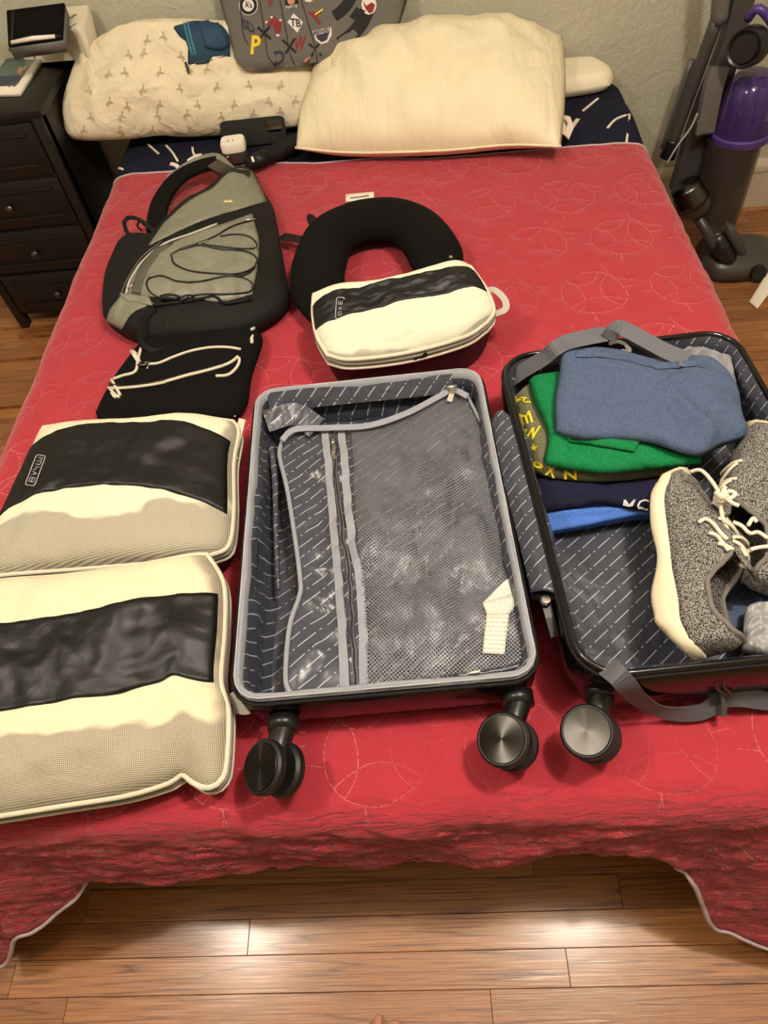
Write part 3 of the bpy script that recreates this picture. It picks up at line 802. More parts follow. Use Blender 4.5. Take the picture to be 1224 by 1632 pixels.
def loft(name, loops, m, parent=None, mat4=None, caps=(True, True), label=None, smooth=True, ang=40, world=True):
    M4 = mat4 or Matrix.Identity(4); k = len(loops[0]); V = [M4 @ Vector(p) for lp_ in loops for p in lp_]; F = []
    for i in range(len(loops)-1):
        for j in range(k): F.append((i*k+j, i*k+(j+1) % k, (i+1)*k+(j+1) % k, (i+1)*k+j))
    if caps[0]: F.append(tuple(range(k))[::-1])
    if caps[1]: F.append(tuple((len(loops)-1)*k+j for j in range(k)))
    return sharp(recalc(mesh(name, V, F, m, parent, smooth=smooth, label=label, world=world), 1e-8), ang)
def rloop(w, d, r, z, n=6): return [(x, y, z) for x, y in rrect(w, d, r, n)]
adb = loft('adapter_body', [rloop(.050,.050,.012,0), rloop(.054,.054,.014,.004), rloop(.054,.054,.014,.030)], M['midgrey'], ad, mm)
adt = loft('face', [rloop(.054,.054,.014,.030), rloop(.055,.055,.014,.034), rloop(.055,.055,.014,.050), rloop(.050,.050,.012,.055)], M['whiteplastic'], ad, mm)
for px_ in ((363,225),(371,224)): 
    q = cast(adt, *px_, .0002)[0]; box('slot', (q.x-.001, q.y-.004, q.z-.001), (q.x+.001, q.y+.004, q.z+.0006), M['ink'], ad)
q = P(364,250,.535); box('prong', (q.x-.004, q.y-.012, q.z-.006), (q.x+.004, q.y+.004, q.z+.004), M['silver'], ad, .001)
um = thing('umbrella', 'folded black umbrella in its sleeve lying by the charger', 'umbrella', P(430,245,.51))
ua, ub = P(394,264,.53), P(492,218,.53)
pth = [ua.lerp(ub, i/14) for i in range(15)]
tube('sleeve', pth, lambda t: .021*(.80+.2*sm(0,.25,t))*(1-.25*sm(.8,1,t))+.002*math.sin(t*40), M['black'], um, 14)
tube('band', [ua.lerp(ub, .12), ua.lerp(ub, .2), ua.lerp(ub, .3)], .0205, M['blacksatin'], um, 14)
q = ua.lerp(ub, .13)+V3((-.004,-.01,.019)); ribbon('band_label', [q, q+V3((.004,-.012,-.008))], .006, M['paper'], um, nrm=V3((0,-.4,1)))

# ---------------------------------------------------------------- nightstand
NX0, NX1, NY0, NY1, NZ = -1.39, -.957, 1.955, 2.255, .69
ns = thing('nightstand', 'espresso brown nightstand with four drawers beside the bed', 'nightstand', ((NX0+NX1)/2, (NY0+NY1)/2, 0))
nc = box('carcass', (NX0+.012, NY0+.012, .05), (NX1-.012, NY1, NZ-.022), M['espresso'], ns, .003)
box('top', (NX0, NY0-.004, NZ-.022), (NX1, NY1, NZ), M['espresso'], ns, .004)
for x in (NX0+.012, NX1-.040): box('post', (x, NY0+.004, 0), (x+.028, NY0+.04, NZ-.022), M['espresso'], ns, .002)
for k, (z0, z1) in enumerate(((.515,.655), (.365,.505), (.215,.355), (.065,.205))):
    d = box('drawer', (NX0+.045, NY0+.002, z0), (NX1-.045, NY0+.02, z1), M['espresso'], ns, .004)
    box('panel_lip', (NX0+.075, NY0-.004, z0+.025), (NX1-.075, NY0+.006, z0+.033), M['espresso'], d, .002)
    box('panel_lip', (NX0+.075, NY0-.004, z1-.033), (NX1-.075, NY0+.006, z1-.025), M['espresso'], d, .002)
    lathe('knob', [(0,0),(.006,.0),(.006,.010),(.012,.014),(.013,.020),(.008,.025),(0,.026)], M['darkmetal'], d, 14,
          Matrix.Translation(((NX0+NX1)/2+.0, NY0-.002, (z0+z1)/2)) @ Matrix.Rotation(RAD(90), 4, 'X'))
mg = thing('magazine', 'paper-covered book with a hand photo on the nightstand', 'book', P(30,125,NZ+.001))
mgp = Patch([P(-40,156,NZ+.002), P(33,153,NZ+.002)], [P(15,86,NZ+.002), P(78,86,NZ+.002)])
mgo = mgp.solid('pages', lambda u, v: .010, lambda u, v: .001, M['paper'], mg, 2, 2)
cvo = drape('cover', [(-38,155),(31,151)], [(17,86),(76,86)], mgo, M['cover'], mg, nu=4, nv=4, off=.0008, th=.0008)
polys('photo_print', [[(27,116),(33,106),(36,110),(42,105),(50,113),(48,123),(38,122)]], cvo, M['skinprint'], mg, off=.001)
for k, x in enumerate((18,26,33)): strip('title_line', ((x-10,147),(x+4,130)), cvo, .006, M['p_grey'], mg, off=.0008, th=.0006, n=4)
tc = thing('folded_cloth', 'cream embroidered cloth bundle under the black notebook', 'cloth', (-1.1, 2.15, NZ))
tcp = Patch([P(14,81,.722), P(60,79,.722), P(110,74,.722)], [PY(20,22,2.25), PY(80,14,2.25), PY(142,6,2.25)],
            None, [P(110,74,.722), PY(126,52,2.14), PY(140,34,2.19), PY(142,6,2.25)])
z0 = NZ+.003
tco = tcp.solid('cloth_body', lambda u, v: .010*bez_edge(u,8,.5)*bez_edge(v,8,.5)+.002*fr(u*6,v*6,9)*min(1,8*min(u,1-u,v,1-v)),
    lambda u, v: max(0, min(.5, tcp.S(u, v).z-z0))*min(1, 30*min(u,1-u,v,1-v)), M['tissue'], tc, 24, 20)
for pts in (((107,27),(113,29),(118,25),(122,24)), ((106,40),(110,44),(118,40),(122,38))): strip('embroidery', pts, tco, .004, M['p_grey'], tc, off=.001, th=.0008, n=10)
nb = thing('notebook', 'black elastic-band notebook lying on the cream cloth', 'notebook', cast(tco, 55, 50)[0])
NB = dict(near=.772, far=2.20)
nbp = Patch([P(14,74,.795), P(100,62,.795)], [PY(11,18,2.15), PY(103,6,2.17)])
def g(x, y, dz=0):
    a_ = cast(nbo, x, y, .0, .797)[0]; return a_+V3((0, 0, dz))
blk = nbp.solid('page_block', lambda u, v: -.004, lambda u, v: .030, M['greyplastic'], nb, 2, 2)
nbo = nbp.solid('cover', lambda u, v: .002, lambda u, v: .003, M['blackfleece'], nb, 4, 4)
strip('elastic_band', ((21,18),(20,45),(19,72)), nbo, .008, M['blackplastic'], nb, off=.001, th=.001, n=6)
pn = thing('pen', 'white pen with black tip lying along the notebook edge', 'pen', g(60,66,.005))
tube('barrel', [g(20,72,.006), g(55,66,.007), g(90,62,.006)], lambda t: .0045+.0015*math.sin(t*3.1), M['whiteplastic'], pn, 10)
tube('tip', [g(90,62,.006), g(98,62,.006)], lambda t: .0045-.002*t, M['ink'], pn, 10)

# ---------------------------------------------------------------- upright vacuum cleaner
vc = thing('vacuum_cleaner', 'grey and purple upright vacuum cleaner standing by the wall', 'vacuum cleaner', (.97, 2.0, 0))
VY = 2.08
def vt(name, a, b, r0, r1, m, n=16, k=8, parent=vc, Y0=VY, Y1=VY):
    A, B = PY(*a, Y0), PY(*b, Y1); return tube(name, [A.lerp(B, i/k) for i in range(k+1)], lambda t: r0+(r1-r0)*t, m, parent, n)
vt('wand', (1068,236), (1146,22), .017, .017, M['midgrey']); vt('wand_sleeve', (1146,36), (1156,-90), .022, .022, M['greyplastic'])
vt('wand_foot', (1064,250), (1074,222), .024, .019, M['blackplastic'])
vt('hose_tube', (1058,236), (1103,96), .011, .011, M['greyplastic'], Y0=2.15, Y1=2.15)
# spine
A = [PY(1090,300,2.05), PY(1120,200,2.06), PY(1152,105,2.07), PY(1172,40,2.08), PY(1196,-60,2.09), PY(1215,-160,2.10)]
ribbon('spine', cr(A, 20), lambda t: .085-.03*sm(.2,.7,t), M['midgrey'], vc, nrm=V3((.1,-1,.1)), th=.03)
bx = [PY(1122,212,2.0), PY(1128,180,2.0), PY(1136,140,2.0), PY(1146,106,2.01)]
ribbon('latch_panel', cr(bx, 10), .05, M['greyplastic'], vc, nrm=V3((.1,-1,.2)), th=.02)
ribbon('release_button', [PY(1119,212,1.985), PY(1122,190,1.985)], .036, M['greyplastic'], vc, nrm=V3((.1,-1,.2)), th=.008)
tube('loose_cord', cr([PY(1062,262,1.98), PY(1080,232,1.98), PY(1100,205,1.99), PY(1112,180,2.0)], 16), .003, M['webpale0'], vc, 8)
# bin and cyclone
b0, b1, b2 = PY(1140,352,1.99), PY(1180,215,2.0), PY(1196,120,2.0)
ax_ = (b2-b0).normalized()
def along(name, base, prof, m, n=28): 
    zq = ax_.to_track_quat('Z', 'Y').to_matrix().to_4x4(); return lathe(name, prof, m, vc, n, Matrix.Translation(base) @ zq)
Lb = (b1-b0).length
along('dust_bin', b0, [(.045,0),(.062,.004),(.066,.03),(.073,Lb*.7),(.075,Lb),(.070,Lb),(.066,Lb*.7),(.058,.03),(.04,.008)], M['smoke'])
along('bin_shroud', b0, [(.02,.02),(.026,.04),(.040,Lb*.45),(.056,Lb*.5),(.058,Lb*.85),(.05,Lb*.95)], M['blackplastic'])
along('bin_base', b0-ax_*.012, [(.03,0),(.055,.002),(.06,.012),(.05,.02)], M['midgrey'])
along('purple_ring', b1, [(.074,-.008),(.080,-.006),(.081,.012),(.076,.016),(.072,.014)], M['purple'])
Lc = (b2-b1).length
along('cyclone_cover', b1, [(.074,.012),(.075,Lc*.5),(.066,Lc*.8),(.045,Lc*1.0),(.02,Lc*1.05)], M['purpleclear'])
for k in range(8):
    an = k*math.pi/4; zq = ax_.to_track_quat('Z', 'Y').to_matrix()
    off = zq @ V3((.045*math.cos(an), .045*math.sin(an), 0)); a0_ = b1+off+ax_*.015; a1_ = b1+off*.75+ax_*Lc*.85
    tube('cyclone_cone', [a0_.lerp(a1_, t/3) for t in range(4)], lambda t: .010+.006*t, M['purple'], vc, 8)
q = PY(1186,78,1.93)
nrm_ = (CAM-q).normalized()*.6+V3((-.5,-.3,0)); zq = nrm_.to_track_quat('Z', 'Y').to_matrix().to_4x4()
lathe('filter_cap', [(0,.006),(.030,.006),(.034,.0),(.040,.004),(.044,-.004),(.046,-.05)], M['blackplastic'], vc, 24, Matrix.Translation(q) @ zq)
tube('carry_handle', cr([PY(1192,30,2.0), PY(1206,14,1.98), PY(1222,24,1.97), PY(1236,52,1.97), PY(1240,100,1.98)], 20), .011, M['purple'], vc, 10)
# ball, yoke and cleaner head
bc = PY(1106,318,1.99)
bm_ = bmesh.new(); bmesh.ops.create_uvsphere(bm_, u_segments=24, v_segments=16, radius=.058)
me_ = bpy.data.meshes.new('ball'); bm_.to_mesh(me_); bm_.free()
V = [bc+v.co*1.0 for v in me_.vertices]; F = [tuple(p.vertices) for p in me_.polygons]
mesh('ball', V, F, M['midgrey'], vc)
vt('ball_cover', (1092,296), (1104,322), .042, .05, M['darkmetal'], Y0=1.96, Y1=1.95, k=6)
tube('neck_hose', cr([PY(1130,340,2.0), PY(1140,370,1.96), PY(1150,395,1.93), P(1160,420,.04)], 24), lambda t: .028+.003*math.sin(t*90), M['blackplastic'], vc, 12)
for sx in (0, 1):
    tube('yoke', cr([PY(1112+40*sx,345,1.97), PY(1130+38*sx,375,1.93), P(1150+34*sx,410,.05), P(1165+30*sx,425,.035)], 14), .016, M['midgrey'], vc, 10)
hp = Patch([P(1112,432,.012), P(1150,446,.012), P(1232,440,.012)], [P(1110,392,.012), P(1150,388,.012), P(1226,392,.012)])
hp.solid('cleaner_head', lambda u, v: .055*bez_edge(u,6,.5)*bez_edge(v*.9+.02,3,.5)+.004, lambda u, v: .011, M['midgrey'], vc, 24, 14)
zq = V3((0,-1,.3)).to_track_quat('Z', 'Y').to_matrix().to_4x4()
lathe('head_wheel', [(0,.01),(.022,.01),(.026,.004),(.026,-.02)], M['blackplastic'], vc, 18, Matrix.Translation(P(1208,436,.03)) @ zq)
# strip of white paper on the floor
wpp = Patch([P(1194,481,.004), P(1207,492,.004)], [P(1228,425,.03), P(1248,440,.03)])
tag(wpp.solid('paper_strip', lambda u, v: .001, lambda u, v: .001, M['paper'], None, 4, 10), 'strip of white paper on the floor by the vacuum cleaner', 'paper')
# ---------------------------------------------------------------- bags on the bed
QZ = .5045
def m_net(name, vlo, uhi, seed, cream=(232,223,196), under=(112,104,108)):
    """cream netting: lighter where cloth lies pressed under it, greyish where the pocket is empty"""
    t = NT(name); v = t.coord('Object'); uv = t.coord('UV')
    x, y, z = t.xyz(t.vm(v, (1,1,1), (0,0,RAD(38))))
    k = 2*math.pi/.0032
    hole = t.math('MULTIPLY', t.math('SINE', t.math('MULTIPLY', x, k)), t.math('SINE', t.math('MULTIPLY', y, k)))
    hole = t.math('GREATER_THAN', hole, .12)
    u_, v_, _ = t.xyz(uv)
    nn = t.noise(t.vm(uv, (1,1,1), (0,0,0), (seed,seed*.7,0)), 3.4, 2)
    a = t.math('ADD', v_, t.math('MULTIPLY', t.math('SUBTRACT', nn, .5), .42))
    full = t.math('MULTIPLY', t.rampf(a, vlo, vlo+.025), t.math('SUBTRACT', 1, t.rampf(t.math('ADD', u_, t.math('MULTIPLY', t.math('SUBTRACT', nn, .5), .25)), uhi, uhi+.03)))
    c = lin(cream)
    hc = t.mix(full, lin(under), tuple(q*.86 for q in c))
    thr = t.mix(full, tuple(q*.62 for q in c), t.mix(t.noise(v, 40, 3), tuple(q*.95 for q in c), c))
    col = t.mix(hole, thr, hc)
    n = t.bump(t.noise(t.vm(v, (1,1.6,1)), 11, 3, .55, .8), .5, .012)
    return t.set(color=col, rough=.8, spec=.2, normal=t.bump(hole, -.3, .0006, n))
M['tape'] = plain('cream_zip_tape', (214,206,184), .75, var=.06, bump=.4, bs=500)
M['ziptooth'] = plain('zip_teeth', (120,114,106), .5)
M['webgrey'] = plain('grey_webbing', (84,84,90), .6, bump=.5, bs=900, bd=.0008)
M['webpale'] = plain('pale_grey_webbing', (186,180,168), .75, bump=.5, bs=900, bd=.0008)
M['logo'] = plain('pale_logo_print', (176,176,178), .7)
M['olive'] = plain('grey_green_nylon', (124,124,108), .38, var=.08, crease=.7, cs=12, cdist=.015, bump=.2, bs=900)
M['olivedark'] = plain('dark_green_nylon', (80,80,68), .5); M['yellow'] = plain('yellow_embroidery', (222,206,120), .7)

def packing_cube(label, near, far, left, right, base_in, zbase, crown, band, netm, edge_of, u0=0, u1=1, wr=.006, bandm='blacksatin', seed=0, prf=3.2):
    g = lambda q: [P(*a) for a in q] if q else None
    pt = Patch(g(near), g(far), g(left), g(right), n=60)
    c = pt.S(.5, .5)
    root = thing('packing_cube', label, 'packing cube', (c.x, c.y, QZ))
    N = 40
    loop = [pt.S(i/N, 0) for i in range(N)]+[pt.S(1, i/N) for i in range(N)]+[pt.S(1-i/N, 1) for i in range(N)]+[pt.S(0, 1-i/N) for i in range(N)]
    zb = zbase if callable(zbase) else (lambda p: zbase)
    def inset(p, k, z):
        d = V3((c.x-p.x, c.y-p.y, 0)).normalized()*k; return V3((p.x+d.x, p.y+d.y, z))
    rings = []
    for f_ in (0, .25, .6, 1):
        rings.append([inset(p, base_in*(1-f_)**2+.003, zb(p)+(p.z-.022-zb(p))*f_) for p in loop])
    loft('side_wall', [[tuple(q) for q in r] for r in rings], M['blacksatin'], root, ang=60)
    loft('zip_tape', [[tuple(inset(p, .002, p.z-.024)) for p in loop], [tuple(inset(p, -.0015, p.z-.014)) for p in loop], [tuple(inset(p, -.0015, p.z-.008)) for p in loop], [tuple(inset(p, .001, p.z)) for p in loop]], M['tape'], root, caps=(False, False), ang=60)
    tube('zip_teeth', [inset(p, -.002, p.z-.011) for p in loop], .0022, M['ziptooth'], root, 6, closed=True)
    tube('piping', [inset(p, .0, p.z) for p in loop], .0042, M['tape'], root, 8, closed=True)
    tube('piping', [inset(p, -.001, p.z-.021) for p in loop], .0032, M['tape'], root, 8, closed=True)
    def top(u, v):
        h = crown*(bez_edge(u, prf, .6)*bez_edge(v, prf, .6))**.8
        return h + wr*fr(u*5, v*4, seed)*min(1, 7*min(u, 1-u, v, 1-v)) + .002*fr(u*16, v*12, seed+3)*min(1, 7*min(u, 1-u, v, 1-v))
    topo = pt.solid('net_panel', top, lambda u, v: .004, netm, root, 64, 48)
    v0, v1 = band
    V = []; F = []; nu, nv = 64, 20
    for s_ in (0, 1):
        for j in range(nv+1):
            for i in range(nu+1):
                u = u0+(u1-u0)*i/nu; a, b = v0(u), v1(u); v = a+(b-a)*j/nv
                p = pt.S(u, v)+V3((0, 0, top(u, v)+(.0028 if s_ == 0 else .0002)+.0016*fr(u*9, v*30, seed+5)*(1-s_)*min(1, 6*min(j/nv, 1-j/nv))))
                if u < .02 or u > .98: p.z = max(p.z, pt.S(u, v).z+.0045)
                V.append(p)
    o1 = (nu+1)*(nv+1); ix = lambda i, j: j*(nu+1)+i
    for j in range(nv):
        for i in range(nu):
            F.append((ix(i,j), ix(i+1,j), ix(i+1,j+1), ix(i,j+1))); F.append((o1+ix(i,j), o1+ix(i,j+1), o1+ix(i+1,j+1), o1+ix(i+1,j)))
    B = [ix(i,0) for i in range(nu)]+[ix(nu,j) for j in range(nv)]+[ix(i,nv) for i in range(nu,0,-1)]+[ix(0,j) for j in range(nv,0,-1)]
    for a, b in zip(B, B[1:]+B[:1]): F.append((a, o1+a, o1+b, b))
    bo = recalc(mesh('band', V, F, M[bandm], root), 1e-8)
    return root, topo, bo, pt
def rounded_outline(c, ex, ey, r=.22, n=5):
    """closed rounded rectangle in pixels"""
    out = []
    for sx, sy, a0 in ((1,1,0),(-1,1,90),(-1,-1,180),(1,-1,270)):
        for i in range(n+1):
            a = RAD(a0+90*i/n); u = sx*(.5-r)+r*math.cos(a); v = sy*(.5-r*.4)+r*.4*math.sin(a)
            out.append((c[0]+u*ex[0]+v*ey[0], c[1]+u*ex[1]+v*ey[1]))
    return out
def logo(root, bo, c, ex, ey, strokes, w):
    pts = [cast(bo, x, y, .0008)[0] for x, y in rounded_outline(c, ex, ey)]
    tube('logo_frame', pts, w, M['logo'], root, 5, closed=True)
    for st_ in strokes:
        q = [cast(bo, c[0]+(u-.5)*ex[0]+(v-.5)*ey[0], c[1]+(u-.5)*ex[1]+(v-.5)*ey[1], .0008)[0] for u, v in st_]
        tube('logo_glyph', q, w*.9, M['logo'], root, 5)

# large cube
n_ = lambda pts, z: [(a, b, z) for a, b in pts]
big, bigtop, bigband, bpt = packing_cube('large cream mesh packing cube with a wide black band, by the foot of the bed',
    [(-120,1318,.56),(-50,1308,.56),(0,1300,.56),(100,1284,.56),(200,1268,.555),(268,1248,.55),(290,1234,.55),(306,1246,.555),(328,1256,.56),(346,1250,.56)],
    [(-112,944,.575),(0,926,.575),(100,918,.58),(200,905,.585),(300,886,.58),(330,884,.575)],
    [(-120,1318,.56),(-122,1130,.57),(-112,944,.575)],
    [(346,1250,.56),(360,1225,.56),(364,1130,.565),(352,1085,.565),(358,1000,.57),(356,930,.575),(330,884,.575)],
    .012, QZ, .040, (lambda u: .33+.055*u, lambda u: .70+.055*u), m_net('cream_netting_large', .20, .955, 1.3, (236,222,188)), None, u0=.0, u1=.985, seed=2, wr=.011)
strip('handle', ((352,1118),(368,1112),(385,1116)), [bigtop], .02, M['webpale'], big, off=-.012, n=6, th=.002)
ribbon('handle_loop', cr([P(362,1112,.556), P(374,1122,.552), P(392,1126,.55), P(404,1120,.548)], 10), .022, M['webpale'], big, nrm=V3((0,-.35,1)), th=.002)
ribbon('tab', [P(352,985,.553), P(368,988,.545)], .03, M['webpale'], big, nrm=V3((.3,0,1)))
tube('zip_pull', cr([P(120,1282,.546), P(130,1287,.54), P(140,1291,.53), P(150,1294,.525)], 8), .003, M['darkmetal'], big, 6)
# medium cube
med, medtop, medband, mpt = packing_cube('medium cream mesh packing cube with a black band, beyond the largest cube',
    [(-62,930,.565),(0,917,.565),(150,905,.565),(260,895,.565),(338,884,.565)],
    [(70,681,.575),(120,676,.58),(220,672,.59),(300,664,.59),(372,672,.575)],
    [(-62,930,.565),(-12,855,.567),(30,770,.57),(58,705,.575),(70,681,.575)],
    [(338,884,.565),(364,870,.565),(372,820,.565),(372,740,.57),(380,690,.575),(372,672,.575)],
    .012, QZ, .045, (lambda u: .34-.07*u+.13*math.sin(math.pi*u), lambda u: .80-.02*u+.09*math.sin(math.pi*u)), m_net('cream_netting_medium', .27, .97, 4.1, (238,230,200)), None, u0=.0, u1=.985, seed=8)
G_AUST = [[(.25,.12),(.75,.12),(.75,.26),(.25,.26),(.25,.12)], [(.5,.12),(.5,.26)], [(.25,.34),(.72,.40)], [(.25,.46),(.72,.40)], [(.25,.52),(.5,.52),(.5,.62),(.75,.62)], [(.25,.70),(.75,.70),(.75,.80),(.25,.80)], [(.5,.86),(.75,.86),(.75,.92),(.25,.92)]]
logo(med, medband, (57,750), (15,2), (-18,48), [[(a, 1-b) for a, b in s] for s in G_AUST], .0009)
tube('zip_pull', cr([P(372,690,.57), P(380,715,.565), P(378,735,.56)], 8), .002, M['silver'], med, 6)
ribbon('zip_fold', cr([P(368,740,.568), P(378,700,.574), P(386,668,.575)], 8), .012, M['tape'], med, nrm=V3((.4,-.2,1)))

# ---------------------------------------------------------------- neck pillow
np_ = thing('neck_pillow', 'black fleece U-shaped neck pillow behind the smallest packing cube', 'neck pillow', P(600,400,QZ))
path = cr([P(528,520,.536), P(514,495,.54), (P(507,440,.545)), P(530,378,.548), P(596,352,.55), P(655,362,.548), P(690,402,.545), P(699,440,.54), P(694,470,.536)], 48)
V = []; F = []; K = 22
for i, p in enumerate(path):
    a = path[max(0,i-1)]; b = path[min(len(path)-1,i+1)]; t_ = (b-a).normalized(); s_ = t_.cross(V3((0,0,1))).normalized()
    f_ = i/(len(path)-1); e_ = min(1, (min(f_, 1-f_)*7+.0))**.5 if min(f_, 1-f_) < .143 else 1
    thin = .72+.28*sm(0, .25, f_)*sm(1, .78, f_)
    for j in range(K):
        an = 2*math.pi*j/K; w_ = .060*max(.05, e_); h_ = .046*max(.05, e_)*thin
        q = p+s_*math.cos(an)*w_*(1+.04*fr(i*.2, j*.3, 1)); q.z = QZ+.046*thin+.0+math.sin(an)*h_*(1+.05*fr(i*.3, j*.4, 4)); V.append(q)
for i in range(len(path)-1):
    for j in range(K): F.append((i*K+j, i*K+(j+1) % K, (i+1)*K+(j+1) % K, (i+1)*K+j))
F += [tuple(range(K))[::-1], tuple((len(path)-1)*K+j for j in range(K))]
npo = recalc(mesh('pillow_body', V, F, M['blackfleece'], np_))
tg2 = Patch([P(551,322,.555), P(596,316,.555)], [P(551,310,.562), P(596,306,.562)]); tg2 = tg2.solid('care_tag', lambda u, v: .001, lambda u, v: .001, M['paper'], np_, 4, 2)
strip('tag_print', ((558,316),(588,312)), tg2, .004, M['p_grey'], np_, off=.0006, th=.0006, n=4)
ribbon('loop', cr([P(500,362,.56), P(492,348,.57), P(496,344,.572), P(506,358,.562)], 8), .012, M['black'], np_, nrm=V3((.4,-.6,.5)))
ribbon('side_strap', cr([P(492,384,.545), P(470,380,.535), P(448,376,.525)], 10), .028, M['black'], np_, nrm=V3((0,0,1)))
lathe('snap', [(0,.003),(.004,.002),(.005,0)], M['silver'], np_, 10, Matrix.Translation(cast(npo, 718, 410, .0005)[0]))

# small cube leaning on the neck pillow
def zsm(p): return QZ+.003+.05*sm(1.03, 1.14, p.y)
small, smtop, smband, spt = packing_cube('small cream mesh packing cube with a black band, resting on the neck pillow',
    [(522,566,.595),(560,573,.595),(650,562,.595),(740,537,.598),(776,514,.6)],
    [(500,470,.635),(540,455,.64),(600,450,.645),(660,436,.65),(722,418,.65),(750,426,.645)],
    [(522,566,.595),(505,535,.605),(499,500,.62),(500,470,.635)],
    [(776,514,.6),(787,495,.61),(774,460,.63),(750,426,.645)],
    .014, zsm, .024, (lambda u: .42+.03*u+.10*math.sin(math.pi*u), lambda u: .80+.02*u+.04*math.sin(math.pi*u)), m_net('cream_netting_small', .03, 1.3, 2.2, (232,228,204), (176,172,158)), None, u0=0., u1=.985, seed=5, wr=.007)
G_BOX = [[(.28,.84),(.28,.68),(.72,.68)], [(.5,.68),(.5,.8)], [(.72,.84),(.72,.68)], [(.32,.42),(.5,.56),(.68,.42),(.5,.42)], [(.3,.16),(.62,.14),(.68,.3),(.4,.32),(.3,.16)]]
logo(small, smband, (542,491), (13,0), (2,-33), G_BOX, .0009)
ribbon('handle_loop', cr([P(768,468,.615), P(786,462,.612), P(803,476,.60), P(806,492,.595), P(790,500,.598), P(782,498,.6)], 20), .013, M['webpale'], small, nrm=V3((0,-.4,1)), th=.002)
strip('zip_gap', ((662,578),(675,566),(680,562)), [o for o in small.children if o.name.startswith('zip_tape')], .008, M['black'], small, off=.002, n=6)

# ---------------------------------------------------------------- flat black pouch with silver zips
fb = thing('flat_pouch', 'flat black pouch with silver zip trim lying under the backpack', 'pouch', P(290,600,QZ))
fg = lambda q: [P(*a) for a in q]
fpt = Patch(fg([(152,657,.515),(168,676,.52),(260,674,.53),(350,668,.53),(380,664,.52)]), fg([(228,542,.52),(300,535,.53),(380,526,.535),(408,523,.53)]),
            fg([(152,657,.515),(185,600,.52),(228,542,.52)]), fg([(380,664,.52),(395,645,.52),(402,600,.525),(419,545,.53),(408,523,.53)]))
fbo = fpt.solid('pouch_body', lambda u, v: .020*bez_edge(u,5,.5)*bez_edge(v,5,.5)+.006*sm(.28,.33,v)*sm(1,.9,v)*sm(0,.1,u)*sm(1,.85,u)+.003*fr(u*5,v*5,3)*min(1,8*min(u,1-u,v,1-v)),
                lambda u, v: max(0, fpt.S(u,v).z-QZ-.001)*min(1, 10*min(u,1-u,v,1-v)), M['blackfleece'], fb, 50, 40)
cp = lambda L: [(150+a/4.371, 520+b/4.371) for a, b in L]
cord('zip_trim', cp([(330,160),(310,240),(290,320),(200,350),(110,385),(85,410),(110,430),(200,432),(330,420),(480,395),(640,350),(780,315),(900,280),(970,245),(1000,215),(1010,250),(985,300),(930,345),(850,352)]), fbo, .0032, M['tape'], fb, n=90)
cord('zip_trim', cp([(390,268),(450,262),(540,225),(650,185),(760,160),(850,150),(940,152),(1022,165)]), fbo, .0030, M['tape'], fb)
cord('zip_teeth', cp([(110,400),(200,418),(340,405),(480,382),(640,338),(780,302),(900,270)]), fbo, .0022, M['darkmetal'], fb)
cord('zip_pull', cp([(310,280),(345,278),(375,270)]), fbo, .0036, M['darkmetal'], fb, n=6); cord('zip_pull', cp([(350,258),(385,256),(372,300)]), fbo, .0018, M['silver'], fb, n=8)
cord('zip_end', cp([(130,470),(150,500)]), fbo, .004, M['tape'], fb, n=4); cord('zip_end', cp([(265,175),(295,205)]), fbo, .005, M['tape'], fb, n=4)
cord('corner_trim', cp([(1095,30),(1130,15),(1160,40)]), fbo, .0035, M['tape'], fb, n=8)
polys('print', [disc((374,663),2.2,1.2,8)], fbo, M['p_white'], fb, off=.001)

# ---------------------------------------------------------------- backpack
bk = thing('backpack', 'grey-green and black backpack with bungee cords lying on the quilt', 'backpack', P(310,450,QZ))
op = [(352,292),(372,268),(402,272),(420,305),(436,332),(446,380),(458,450),(461,475),(440,500),(395,524),(335,537),(250,541),(205,532),(170,512),(163,488),(166,445),(178,412),(195,385),(235,388),(262,358),(300,322)]
OL = [P(q.x, q.y, .535) for q in cr([V3((a, b, 0)) for a, b in op], 110, True)]
ctr = P(315,440,.535)
V = []; F = []; K = len(OL)
rings = [(.93, -.030, 0), (.985, -.022, 0), (1.0, 0, 0)]
for s_, dz, _ in rings:
    for p in OL: q = ctr.lerp(p, s_); q.z = .535+dz; V.append(q)
R_ = [.97,.93,.87,.80,.72,.62,.50,.38,.25,.12]
for s_ in R_:
    for k, p in enumerate(OL):
        q = ctr.lerp(p, s_); hh = .062*(1-s_**3)**.62
        w_ = .010*fr(q.x*14, q.y*14, 3)+.004*fr(q.x*40, q.y*40, 6)
        q.z = .535+hh+w_*min(1, (1-s_)*5); V.append(q)
nR = 3+len(R_)
for i in range(nR-1):
    for j in range(K): F.append((i*K+j, i*K+(j+1) % K, (i+1)*K+(j+1) % K, (i+1)*K+j))
cap_ = len(V); q = ctr.copy(); q.z = .535+.064; V.append(q)
for j in range(K): F.append(((nR-1)*K+j, (nR-1)*K+(j+1) % K, cap_))
F.append(tuple(range(K))[::-1])
bko = recalc(mesh('bag_body', V, F, M['black'], bk))
drape('upper_panel', [(237,393),(275,374),(330,350),(424,322)], [(262,357),(300,323),(340,300),(358,282),(380,270),(402,274)], bko, M['olive'], bk, left=[(237,393),(250,374),(262,357)], right=[(424,322),(414,298),(402,274)], nu=30, nv=12, off=.003, th=.003, bulge=.003)
fpn = drape('front_pocket', [(203,470),(240,474),(300,474),(345,482),(372,478),(402,470)], [(232,412),(262,394),(310,374),(350,360),(402,342)], bko, M['olive'], bk, left=[(203,470),(212,445),(232,412)], right=[(402,470),(410,425),(412,385),(402,342)], nu=36, nv=24, off=.003, th=.003, bulge=.007)
